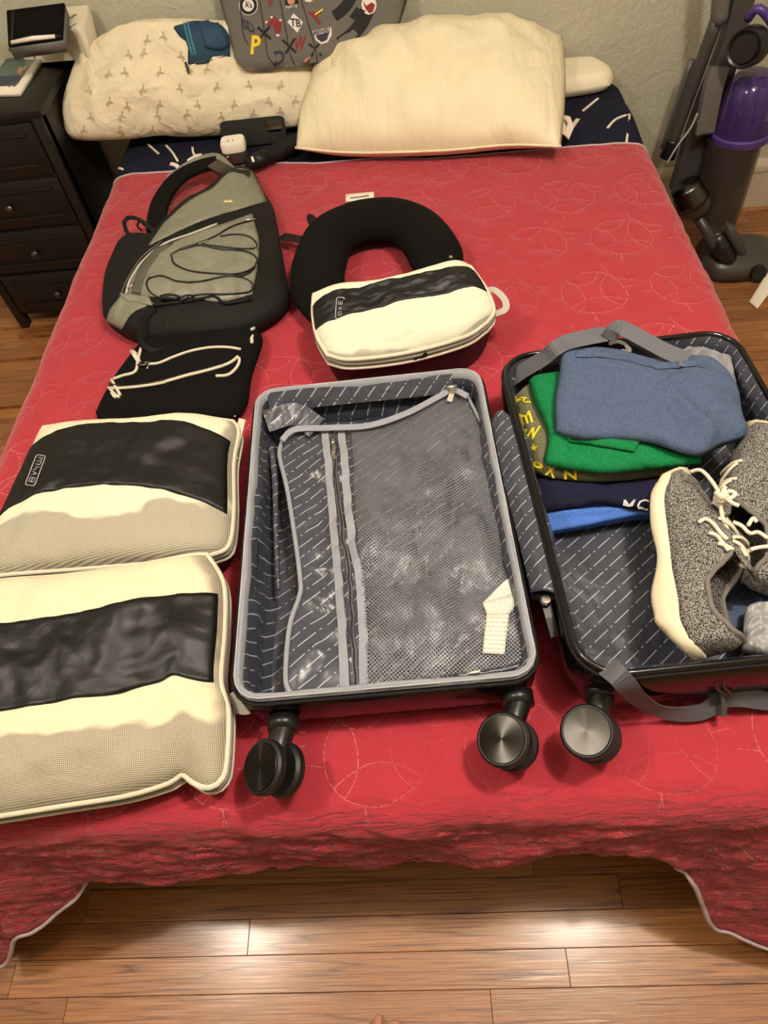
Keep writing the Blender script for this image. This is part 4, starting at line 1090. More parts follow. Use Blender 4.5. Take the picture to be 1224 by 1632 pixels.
drape('corner_panel', [(171,512),(195,526)], [(196,470),(246,484)], bko, M['olive'], bk, left=[(171,512),(178,492),(196,470)], right=[(195,526),(212,500),(246,484)], nu=14, nv=12, off=.003, th=.003, bulge=.002)
drape('pocket_flap', [(204,482),(246,490)], [(192,470),(238,473)], bko, M['olive'], bk, nu=8, nv=4, off=.006, th=.003)
drape('side_window', [(212,470),(226,471)], [(252,398),(276,392)], bko, M['olivedark'], bk, left=[(212,470),(226,430),(252,398)], right=[(226,471),(240,432),(276,392)], nu=6, nv=16, off=.009, th=.004)
al = [bko, fpn]
cord('zip_line', [(202,468),(208,448),(228,418),(262,390),(310,372),(346,358)], al, .0028, M['webpale'], bk)
cord('zip_line', [(192,474),(204,446),(226,412),(258,386)], al, .0022, M['olivedark'], bk)
cord('zip_pull', [(203,461),(214,454)], al, .0022, M['silver'], bk, n=4); cord('zip_pull', [(390,352),(408,351)], al, .0025, M['silver'], bk, n=4); cord('zip_pull', [(318,390),(332,384)], al, .0022, M['silver'], bk, n=4)
for c_ in ([(401,352),(371,361),(343,377),(318,388),(290,397),(273,406)],
           [(273,406),(279,422),(307,433),(348,437),(384,436),(407,424),(408,411),(390,401),(351,398),(318,392),(290,398)],
           [(318,389),(351,394),(384,397),(409,395),(401,380),(379,374),(351,377)],
           [(239,444),(257,440),(284,449),(318,449),(362,441),(390,444),(403,455),(396,466),(362,469),(318,470),(284,477),(259,476),(240,466),(234,452),(239,444)],
           [(348,437),(384,440),(403,430),(409,418)]):
    cord('bungee_cord', c_, al, .0021, M['blackplastic'], bk, n=70)
for q_ in ((274,405),(238,443),(409,398),(408,424),(401,457)): 
    lathe('cord_eyelet', [(0,.003),(.003,.0028),(.004,0)], M['silver'], bk, 8, Matrix.Translation(cast(al, *q_, .0005)[0]))
cord('toggle', [(259,478),(272,477),(285,478)], al, lambda t: .009-.003*abs(t-.5), M['blackplastic'], bk, off=.006, n=8)
cord('toggle', [(288,481),(298,476),(306,473)], al, lambda t: .007-.002*abs(t-.5), M['blackplastic'], bk, off=.005, n=8)
cord('piping', [(246,488),(290,482),(330,476),(345,474),(358,484),(400,478)], bko, .004, M['black'], bk, n=20)
polys('emblem', [[(355,323),(360,319),(364,321),(367,318),(372,323)]], [c for c in bk.children if c.name.startswith('upper_panel')], M['yellow'], bk, off=.001)
def zrib(name, pts, w, m, nr, th=.002, n=26): return ribbon(name, cr([P(*a) for a in pts], n), w, m, bk, nrm=V3(nr), th=th)
zrib('shoulder_strap', [(252,386,.555),(249,355,.545),(258,318,.54),(284,284,.545),(318,266,.553),(342,260,.56)], .046, M['blackfleece'], (0,-.15,1), .010)
zrib('strap_lining', [(268,284,.545),(300,262,.552),(330,250,.560),(348,250,.566),(362,262,.562),(372,272,.56)], .016, M['olive'], (0,-.5,.8), .003)
zrib('strap_buckle', [(340,262,.566),(358,272,.575),(376,280,.575),(398,282,.57)], .034, M['blackplastic'], (0,-.3,1), .010)
zrib('haul_webbing', [(364,276,.578),(376,290,.575),(388,296,.57)], .03, M['blackplastic'], (0,-.2,1), .004)
zrib('side_loop', [(262,392,.575),(243,366,.575),(222,350,.565),(204,347,.555),(198,357,.55),(208,378,.548),(232,395,.55)], .010, M['black'], (.5,-.6,.5), .0018)
zrib('side_loop', [(232,360,.56),(223,353,.56),(219,360,.555),(226,368,.555)], .005, M['black'], (.5,-.6,.5), .0018)
zrib('webbing_loop', [(246,490,.585),(232,502,.58),(224,520,.57),(224,540,.56),(234,554,.555),(250,560,.552),(268,556,.55),(281,543,.545)], .013, M['black'], (.75,-.5,.45), .0018)
# ---------------------------------------------------------------- suitcase
def m_lining():
    t = NT('slate_satin_lining'); v = t.coord('World'); x, y, z = t.xyz(v)
    u_ = t.math('ADD', x, t.math('MULTIPLY', z, .6)); v_ = t.math('ADD', y, t.math('MULTIPLY', z, .6))
    dn = t.math('MULTIPLY', t.math('SUBTRACT', t.noise(v, 16, 2), .5), .008)
    mk = dashes(t, t.math('ADD', u_, dn), t.math('ADD', v_, dn), .0165, .046, RAD(40), .0014)
    base = t.mix(t.noise(v, 12, 3), lin((54,57,67)), lin((72,75,86)))
    col = t.mix(t.math('MULTIPLY', mk, .85), base, lin((186,188,194)))
    return t.set(color=col, rough=.30, spec=.55, normal=t.bump(t.noise(t.vm(v, (1,.7,1)), 10, 3, .5, .8), .8, .022))
def m_meshnet():
    t = NT('grey_mesh_net'); v = t.coord('World'); x, y, z = t.xyz(t.vm(v, (1,1,1), (0,0,RAD(50))))
    k = math.pi/.0040
    a = t.math('MULTIPLY', t.math('SINE', t.math('MULTIPLY', x, k)), t.math('SINE', t.math('MULTIPLY', y, k)))
    th = t.math('LESS_THAN', t.math('ABSOLUTE', a), .33)
    t.set(color=lin((112,113,120)), rough=.4, spec=.5, normal=t.bump(t.noise(v, 9, 3, .5, .6), .5, .015))
    t.set(alpha=th); return t.m
def m_hub():
    t = NT('brushed_hub_metal'); tn = t.n('Tangent'); tn.direction_type = 'RADIAL'; tn.axis = 'Z'
    t.set(color=lin((46,44,41)), rough=.26, metal=1.0, aniso=.97, tangent=tn.outputs[0]); return t.m
M['lining'] = m_lining(); M['meshnet'] = m_meshnet(); M['hub'] = m_hub()
M['bindgrey'] = plain('grey_binding_fabric', (142,144,152), .75, var=.1, bump=.5, bs=500)
M['bindlight'] = plain('pale_stitch_thread', (176,178,184), .8)
M['rubber'] = plain('black_rubber', (18,17,17), .5)
case = thing('suitcase', 'open black suitcase with slate lining lying on the quilt', 'suitcase', (.13, .63, QZ))
ML = Matrix.Translation((-.083, .622, QZ)) @ Matrix.Rotation(RAD(2.3), 4, 'Z')
MR = Matrix.Translation((.352, .632, QZ)) @ Matrix.Rotation(RAD(3.3), 4, 'Z')
def rl(w, l, r, z, inset=0, n=140, wob=None):
    p = [V3((x, y, z)) for x, y in rrect(w-2*inset, l-2*inset, max(.008, r-inset), 10)]
    q = resample(p+[p[0]], n)[:n]
    if wob: q = [a+wob(a) for a in q]
    return q
def tub(Mx, W_, L_, H_, tagm):
    R0 = .040 if tagm == 'left' else .058
    sh = loft('shell', [rl(W_, L_, R0, 0, .030), rl(W_, L_, R0, .006, .014), rl(W_, L_, R0, .02, .003), rl(W_, L_, R0, .035), rl(W_, L_, R0, H_-.016), rl(W_, L_, R0, H_-.012, .003), rl(W_, L_, R0, H_-.004, .003),
                         rl(W_, L_, R0, H_-.004, .008), rl(W_, L_, R0, .03, .010), rl(W_, L_, R0, .008, .03)], M['blackgloss'], case, Mx)
    def wob(a): d = V3((-a.x/W_*2, -a.y/L_*2, 0)); return d.normalized()*(.004+.006*fr(a.x*14, a.y*14, a.z*30+H_*50))
    ln = loft('lining', [rl(W_, L_, R0, H_-.003, .010)]+[rl(W_, L_, R0, H_-.003-(H_-.02)*k/8, .012+.012*(k/8), wob=wob) for k in range(1, 8)]+[rl(W_, L_, R0, .014, .032, wob=wob), rl(W_, L_, R0, .011, .055)], M['lining'], case, Mx, caps=(False, True))
    tube('zipper', [Mx @ q for q in rl(W_, L_, R0, H_-.008, .001)], .003, M['black'], case, 6, closed=True)
    return sh, ln
shL, lnL = tub(ML, .404, .580, .105, 'left'); shR, lnR = tub(MR, .404, .595, .130, 'right')
# left half: grey fabric binding on the rim
W_, L_, R0 = .404, .580, .040
bw = lambda a: V3((.0025*fr(a.x*16, a.y*16, 2), .0025*fr(a.x*16, a.y*16, 7), .002*fr(a.x*20, a.y*20, 5)))
bd = loft('rim_binding', [rl(W_, L_, R0, .100, .0035), rl(W_, L_, R0, .107, .0045, wob=bw), rl(W_, L_, R0, .1095, .0075, wob=bw), rl(W_, L_, R0, .108, .0115, wob=bw), rl(W_, L_, R0, .096, .014, wob=bw)], M['bindgrey'], case, ML, caps=(False, False), ang=80)
tube('rim_stitching', [ML @ q for q in rl(W_, L_, R0, .1085, .0055)], .0011, M['bindlight'], case, 5, closed=True)
# right half: glossy black rim
loft('rim_binding', [rl(.404, .595, .058, .118, .001), rl(.404, .595, .058, .130, .002), rl(.404, .595, .058, .133, .006), rl(.404, .595, .058, .130, .010), rl(.404, .595, .058, .116, .012)], M['blackgloss'], case, MR, caps=(False, False), ang=80)
# zipped divider in the left half
zd = .578
dn_ = lambda q, z: [P(a, b, z) for a, b in q]
dpt = Patch(dn_([(470,1112),(600,1098),(720,1082),(820,1066),(846,1046)], zd), dn_([(450,704),(470,687),(525,684),(590,680),(650,660),(700,634),(722,624),(746,634)], zd+.012),
            dn_([(470,1112),(456,1085),(462,1000),(478,950),(479,925),(471,860),(458,780),(446,728),(450,704)], zd), dn_([(846,1046),(842,980),(822,880),(798,780),(772,690),(746,634)], zd), n=90)
def dz_(u, v): return (.014*fr(u*4.5, v*5, 11)+.004*fr(u*13, v*14, 4)+.012*math.sin(math.pi*u)*math.sin(math.pi*v))*min(1, 7*min(u, 1-u, v, 1-v))
dvo = dpt.solid('divider_panel', dz_, lambda u, v: .003-min(0, dz_(u, v)), M['lining'], case, 90, 110)
def edge_tube(nm, c, r, m): tube(nm, [q+V3((0,0,.002)) for q in c], r, m, case, 8)
edge_tube('divider_piping', dpt.d0, .0038, M['bindgrey']); ribbon('divider_binding', [q+V3((0,0,.003)) for q in dpt.c1], .010, M['bindgrey'], case, nrm=V3((0,-.5,1)), th=.004)
edge_tube('divider_piping', dpt.d1, .003, M['bindgrey'])
# dark fold of lining at the far left corner and a second wall fold
tube('lining_fold', cr([P(432,712,.575), P(438,760,.57), P(440,860,.565), P(444,940,.56)], 20), lambda t: .006-.003*t, M['lining'], case, 8)
ribbon('corner_gusset', cr([P(424,672,.598), P(470,660,.598), P(505,682,.592)], 10), .04, M['lining'], case, nrm=V3((0,-.5,1)), th=.003)
ribbon('corner_gusset', cr([P(428,642,.598), P(520,631,.596), P(640,619,.594), P(722,610,.596)], 20), .035, M['lining'], case, nrm=V3((0,-.8,.6)), th=.003)
t1 = [(518,687),(526,760),(534,850),(541,925),(547,1010),(550,1100)]; t2 = [(544,686),(553,780),(562,860),(571,905),(579,1005),(581,1095)]; tz = [(530,690),(538,770),(546,850),(556,905),(563,1000),(567,1092)]
strip('zip_tape', t1, dvo, .0125, M['bindgrey'], case, off=.003, th=.003, n=50); strip('zip_tape', t2, dvo, .0125, M['bindgrey'], case, off=.003, th=.003, n=50)
strip('zip_teeth', tz, dvo, .007, M['webgrey'], case, off=.0025, th=.003, n=50)
cord('zip_line', tz, dvo, .0013, M['ink'], case, off=.0045, n=50)
cord('zip_pull', [(531,704),(532,712)], dvo, .004, M['silver'], case, off=.006, n=4); strip('zip_pull', [(533,712),(535,724),(537,735)], dvo, .007, M['silver'], case, off=.007, th=.002, n=4)
mno = drape('mesh_panel', [(586,1095),(700,1081),(800,1066),(842,1050)], [(560,688),(610,680),(655,664),(700,638),(722,629),(744,640)], dvo, M['meshnet'], case, left=[(586,1095),(583,1000),(575,905),(566,800),(560,688)], right=[(842,1050),(838,980),(818,880),(794,780),(768,692),(744,640)], nu=60, nv=80, off=.005, th=.0006, bulge=.005)
q = cast(dvo, 721, 618, .012)[0]; tube('zip_pull', [P(712,618,.600), P(728,616,.600)], .0045, M['silver'], case, 8); ribbon('zip_pull', [P(722,617,.601), P(720,628,.599), P(716,640,.594)], .009, M['silver'], case, nrm=V3((0,-.3,1)), th=.002)
def m_label():
    t = NT('printed_label'); uv = t.coord('UV'); x, y, _ = t.xyz(uv)
    ln_ = t.math('LESS_THAN', t.math('FRACT', t.math('MULTIPLY', y, 9)), .42)
    mk = t.math('MULTIPLY', ln_, t.math('GREATER_THAN', t.noise(t.vm(uv, (22, 9, 1)), 1.6, 0), .45))
    return t.set(color=t.mix(t.math('MULTIPLY', mk, .5), lin((222,216,204)), lin((120,118,114))), rough=.7)
M['label'] = m_label()
drape('care_label', [(769,1042),(804,1044)], [(775,980),(811,980)], mno, M['label'], case, nu=6, nv=8, off=.002, th=.001)
drape('care_label', [(776,980),(811,980)], [(769,962),(826,946)], mno, M['label'], case, left=[(776,980),(772,970),(769,962)], right=[(811,980),(820,966),(826,946)], nu=6, nv=4, off=.002, th=.001)
drape('care_label', [(769,962),(826,946)], [(806,925),(813,922)], mno, M['label'], case, nu=6, nv=6, off=.0022, th=.001)
drape('brand_tab', [(731,1083),(765,1079)], [(744,1073),(766,1068)], mno, M['label'], case, nu=4, nv=3, off=.002, th=.001)
drape('cloth_tab', [(778,1072),(800,1080)], [(784,1071),(804,1076)], mno, M['webpale'], case, nu=3, nv=3, off=.003, th=.001)
# lining flap bridging the hinge
hpt = Patch(dn_([(846,944),(866,946),(890,947)], .612), dn_([(782,672),(796,660),(815,664)], .615), dn_([(846,944),(826,860),(800,760),(782,672)], .606), dn_([(892,948),(872,860),(848,770),(815,664)], .625), n=40)
hpo = hpt.solid('hinge_flap', lambda u, v: .010*math.sin(math.pi*u)*(1+.3*fr(v*6, u*3)), lambda u, v: .002-.010*math.sin(math.pi*u), M['lining'], case, 14, 50)
hin = hpt.solid('hinge', lambda u, v: -.012, lambda u, v: .030, M['black'], case, 6, 12)
lathe('hinge_stud', [(0,.004),(.006,.0035),(.008,0)], M['silver'], case, 12, Matrix.Translation(P(870,957,.612)))
ribbon('hinge_strip', [P(866,948,.604), P(876,985,.60), P(884,1015,.59)], .012, M['blackplastic'], case, nrm=V3((0,0,1)), th=.006)
# spinner wheels
def caster(face_px, z, tilt, mount_px, mz, yaw=-8):
    q = P(*face_px, z); n = V3((-math.sin(RAD(tilt)), -.12, math.cos(RAD(tilt)))).normalized()
    mid = q-n*.024
    w = thing_part('wheel', mid)
    zq = n.to_track_quat('Z', 'Y').to_matrix().to_4x4(); inv = root_of(w).inverted()
    for s in (0, 1):
        base = q if s == 0 else q-n*.048
        flip = zq if s == 0 else zq @ Matrix.Rotation(math.pi, 4, 'X')
        lathe('tyre', [(.012,-.016),(.030,-.016),(.034,-.012),(.034,-.003),(.031,.0),(.026,.0)], M['rubber'], w, 32, Matrix.Translation(base) @ flip)
        h = lathe('hub', [(0,.0012),(.0285,.0012),(.0295,0),(.0295,-.002)], M['hub'], w, 32, None, world=False)
        h.matrix_local = inv @ Matrix.Translation(base) @ flip
    m0 = P(*mount_px, mz); d_ = (mid-m0)
    tube('axle_block', [mid+n*.010, mid-n*.010], .013, M['blackplastic'], w, 14)
    side = V3((d_.x, d_.y, d_.z)); st_ = m0.lerp(mid, .15)
    tube('fork', cr([m0, m0.lerp(mid, .45)+V3((0,0,.002)), mid], 10), lambda t: .017-.004*t, M['blackplastic'], w, 14)
    tube('mount', [m0+V3((0,.014,0)), m0+V3((0,-.004,0))], .021, M['blackplastic'], w, 16)
def thing_part(name, loc):
    o = bpy.data.objects.new(name, None); COL.objects.link(o); o.parent = case; o.location = root_of(case).inverted() @ loc; o.empty_display_size = .03; return o
caster((415,1222), .585, 33, (452,1160), .562); caster((800,1178), .585, 22, (826,1120), .562); caster((935,1165), .585, 22, (958,1108), .568)
caster(px_of(MR @ V3((.135,-.345,.080))), .585, 22, px_of(MR @ V3((.155,-.302,.063))), .568)
# webbing straps of the right half
def wb(nm, pts, w, nr, n=30, m='webgrey', th=.0016): return ribbon(nm, cr([P(*a) for a in pts], n), w, M[m], case, nrm=nr if isinstance(nr, list) else V3(nr), th=th)
wb('packing_strap', [(812,606,.60),(835,590,.622),(868,570,.65),(884,556,.668),(905,545,.672),(935,538,.675),(966,532,.675)], .026, (-.15,-.5,.8))
wb('packing_strap', [(968,540,.672),(984,523,.690),(1000,527,.690),(1030,543,.682),(1062,560,.676),(1096,574,.67)], .026, (.15,-.55,.8))
k_ = [(966,1062,.636),(984,1076,.645),(1000,1094,.626),(1015,1112,.585),(1042,1130,.545),(1080,1138,.525),(1120,1134,.522),(1150,1116,.532),(1185,1112,.535),(1230,1118,.525),(1275,1116,.52)]
nl = [V3((-.2,-.25,1)), V3((-.3,-.5,.9)), V3((-.5,-.7,.5)), V3((-.5,-.75,.45)), V3((-.1,-.8,.5)), V3((0,-.7,.7)), V3((0,-.7,.7)), V3((0,-.8,.6)), V3((0,-.8,.6)), V3((0,-.7,.7)), V3((0,-.7,.7))]
pp = cr([P(*a) for a in k_], 60); nn_ = cr(nl, 60)
ribbon('packing_strap', pp, .026, M['webgrey'], case, nrm=nn_)
wb('buckle', [(1148,1100,.548),(1152,1120,.538),(1150,1140,.528)], .008, (.2,-.8,.6), 6, 'midgrey', .008)
tube('buckle_cord', cr([P(1140,1088,.585), P(1144,1098,.565), P(1156,1106,.548)], 8), .003, M['midgrey'], case, 8); tube('buckle_cord', cr([P(1152,1086,.585), P(1155,1096,.565), P(1166,1106,.548)], 8), .003, M['midgrey'], case, 8)
wb('buckle_clip', [(1130,1110,.54),(1145,1104,.545),(1160,1110,.543)], .02, (0,-.6,.7), 8, 'blackplastic', .008)
# ---------------------------------------------------------------- clothes in the suitcase
def heather(name, a, b, sc=700, rough=.92, crease=.9, cs=12):
    t = NT(name); v = t.coord('World'); col = t.mix(t.rampf(t.noise(t.vm(v, (1,.6,1)), sc, 2), .35, .65), lin(a), lin(b))
    return t.set(color=col, rough=rough, spec=.2, normal=t.bump(t.noise(v, 900, 2), .3, .0006, t.bump(t.noise(v, cs, 3, .5, .5), crease, .022)))
M['blueheather'] = heather('blue_heather_jersey', (64,78,104), (86,100,126)); M['green'] = heather('green_jersey', (14,104,58), (22,122,70), 400)
M['olivetee'] = heather('olive_jersey', (92,92,68), (112,110,84)); M['navytee'] = heather('navy_jersey', (22,22,42), (32,32,56)); M['skyblue'] = heather('light_blue_jersey', (64,102,182), (84,124,204))
M['denim'] = heather('blue_grey_cloth', (62,74,98), (88,100,124)); M['blacktee'] = heather('black_jersey', (18,18,20), (28,28,30)); M['greyplasticbag'] = plain('clear_grey_plastic_bag', (150,150,150), .3, crease=.9, cs=18, cdist=.02)
M['yellowprint'] = plain('yellow_print', (222,206,30), .8)
def knit():
    t = NT('black_white_speckled_wool'); v = t.coord('World')
    n1 = t.noise(v, 620, 3, .7); col = t.ramp(n1, [(.43, lin((26,25,25))), (.50, lin((96,93,90))), (.58, lin((168,164,156)))])
    return t.set(color=col, rough=.95, spec=.15, normal=t.bump(n1, .6, .0012))
M['knit'] = knit(); M['sole'] = plain('off_white_foam_sole', (226,214,184), .6, var=.04); M['lace'] = plain('cream_cotton_lace', (228,218,198), .85, bump=.5, bs=900)
M['wool'] = plain('grey_felt_lining', (112,106,102), .95, bump=.5, bs=500); M['p_cream'] = plain('white_lettering_print', (214,212,216), .8)
def garment(name, label, cat, near, far, left, right, th, zb, m, ff, seed, group=None, nu=60, nv=44):
    g = lambda q: [P(*a) for a in q] if q else None
    pt = Patch(g(near), g(far), g(left), g(right), n=60); c = pt.S(.5, .5)
    root = thing(name, label, cat, (c.x, c.y, zb), group)
    pr = lambda u, v: (bez_edge(u, 10, .5)*bez_edge(v, 10, .5))
    top = lambda u, v: th*pr(u, v)+(ff(u, v) if ff else 0)*min(1, 6*min(u, 1-u, v, 1-v))+.003*fr(u*7, v*6, seed)*min(1, 6*min(u, 1-u, v, 1-v))
    bot = lambda u, v: max(.001, pt.S(u, v).z-zb)*min(1, 14*min(u, 1-u, v, 1-v)) if zb else th*pr(u, v)
    o = pt.solid('cloth', top, bot, m, root, nu, nv); return root, o, pt
sky, skyo, _ = garment('light_blue_shirt', 'light blue shirt at the bottom of the folded clothes stack', 'shirt',
    [(872,848,.548),(930,838,.55),(1010,822,.552),(1060,818,.55)], [(852,760,.552),(950,750,.555),(1060,760,.552)], None, None, .006, .528, M['skyblue'],
    lambda u, v: .003*math.sin(v*30+u*6), 1)
nav, navo, npt_ = garment('navy_shirt', 'navy folded shirt with white lettering above the light blue shirt', 'shirt',
    [(862,816,.560),(900,812,.562),(960,804,.565),(1010,812,.565),(1064,814,.562)], [(846,690,.560),(950,640,.565),(1070,660,.565)],
    [(862,816,.560),(852,770,.562),(846,690,.560)], None, .014, .553, M['navytee'], lambda u, v: .006*math.exp(-((v-.30-.05*u)/.025)**2)-.003*math.sin(u*9+v*14), 2)
text_px('lettering', 'MC', (1013,805), (40,0), (2,-17), navo, M['p_cream'], nav, .002, .006); text_px('lettering', 'H', (1050,782), (12,-1), (0,-22), navo, M['p_cream'], nav, .002)
olv, olvo, _ = garment('olive_shirt', 'olive folded shirt with yellow lettering beneath the green shirt', 'shirt',
    [(852,752,.583),(880,762,.585),(960,768,.585),(1060,758,.585),(1092,748,.585)], [(818,632,.585),(860,606,.59),(960,600,.59),(1060,600,.59)],
    [(852,752,.583),(838,700,.585),(826,660,.585),(818,632,.585)], [(1092,748,.585),(1085,680,.587),(1060,600,.59)], .013, .577, M['olivetee'], lambda u, v: .003*math.sin(u*7+v*5), 3)
text_px('lettering', "'24", (833,638), (-24,-2), (3,9), olvo, M['yellowprint'], olv, .0016); text_px('lettering', 'E', (839,667), (6,19), (17,-5), olvo, M['yellowprint'], olv, .0016)
text_px('lettering', 'W', (847,692), (25,-5), (6,-20), olvo, M['yellowprint'], olv, .0016)
star = [(851+ (7 if i % 2 == 0 else 3)*math.sin(i*math.pi/5), 714-(7 if i % 2 == 0 else 3)*math.cos(i*math.pi/5)) for i in range(10)]
polys('star_print', [star], olvo, M['yellowprint'], olv, .0016)
polys('print', [disc((858,741),9,5,14,.5)], olvo, M['yellowprint'], olv, .0016); text_px('lettering', 'X', (878,750), (16,6), (4,-18), olvo, M['yellowprint'], olv, .0016); text_px('lettering', 'N', (909,757), (20,1), (0,-13), olvo, M['yellowprint'], olv, .0016)
grn, grno, _ = garment('green_shirt', 'bright green folded shirt beneath the blue shirt', 'shirt',
    [(866,735,.606),(880,744,.61),(960,754,.612),(1040,748,.612),(1120,738,.61)], [(842,606,.608),(862,598,.612),(960,590,.615),(1080,590,.612)],
    [(866,735,.606),(872,690,.61),(850,640,.608),(842,606,.608)], [(1120,738,.61),(1110,680,.612),(1080,590,.612)], .014, .600, M['green'],
    lambda u, v: .007*math.exp(-((v-.28+.05*u)/.03)**2)+.005*math.sin(u*12+v*9)*sm(.5,.1,v), 4)
drape('sleeve_fold', [(906,706),(950,712),(1010,722)], [(900,690),(950,694),(1020,704)], grno, M['green'], grn, off=.006, th=.005, nu=20, nv=6, bulge=.003)
blu, bluo, _ = garment('blue_shirt', 'heather blue folded shirt on top of the clothes stack', 'shirt',
    [(884,688,.634),(920,700,.636),(980,700,.64),(1040,706,.64),(1080,720,.636),(1116,727,.63),(1150,712,.625),(1198,696,.622)],
    [(893,546,.65),(916,558,.65),(950,556,.652),(990,562,.65),(1040,575,.65),(1090,570,.65),(1130,572,.645),(1155,592,.64)],
    [(884,688,.634),(884,640,.642),(892,590,.65),(893,546,.65)], [(1198,696,.622),(1184,660,.632),(1176,620,.638),(1155,592,.64)], .014, .625, M['blueheather'],
    lambda u, v: .010*math.exp(-((u-.70+.35*(v-.3))/.035)**2)*sm(.7,.25,v)-.006*math.exp(-((u-.62+.35*(v-.3))/.04)**2)*sm(.7,.3,v)+.004*math.exp(-((v-.86)/.02)**2)+.009*fr(u*3,v*3,8)-.006*math.exp(-((u-.5-.5*(v-.5))/.02)**2)*sm(.3,.6,v)+.004*(1-abs(fr(u*2.2+v*3.5,v*1.2-u*1.5,31)))**6, 5)
strip('collar_seam', [(918,566),(950,566),(990,572),(1040,584),(1090,580),(1126,582)], bluo, .010, M['blueheather'], blu, off=.0015, th=.003, n=30)
blk_, blko, _ = garment('black_shirt', 'black shirt with a white emblem tucked behind the blue shirt', 'shirt',
    [(918,572,.625),(980,580,.63),(1060,588,.63)], [(905,545,.645),(970,540,.65),(1040,545,.645)], None, None, .006, .60, M['blacktee'], None, 6, nu=24, nv=16)
strip('emblem', [(970,548),(985,545),(998,552),(1004,560),(990,560)], blko, .006, M['p_cream'], blk_, off=.002, th=.001, n=16)
gry, gryo, _ = garment('grey_shorts', 'grey crumpled cloth behind the blue shirt at the suitcase corner', 'cloth',
    [(1080,590,.612),(1130,610,.612),(1180,640,.61)], [(1080,560,.62),(1120,556,.62),(1165,572,.615)], None, None, .010, .58, plain('grey_crumpled_cloth', (128,128,132), .7, crease=.9, cs=16, cdist=.02), lambda u, v: .012*fr(u*5, v*5, 2), 7, nu=30, nv=24)
den, deno, _ = garment('blue_trousers', 'blue grey folded trousers lying under the shoes', 'trousers',
    [(1080,1010,.545),(1160,1010,.55),(1260,1000,.55)], [(1080,830,.55),(1160,820,.555),(1250,820,.555)], None, None, .010, .528, M['denim'], lambda u, v: .010*fr(u*4, v*5, 5), 8)
bag, bago, _ = garment('plastic_bag', 'crumpled clear plastic bag by the heel of the shoe', 'bag',
    [(1182,1036,.578),(1215,1044,.578),(1270,1040,.578)], [(1188,968,.585),(1215,960,.585),(1270,965,.585)], None, None, .012, .565, M['greyplasticbag'], lambda u, v: .012*fr(u*6, v*7, 3), 9, nu=30, nv=24)

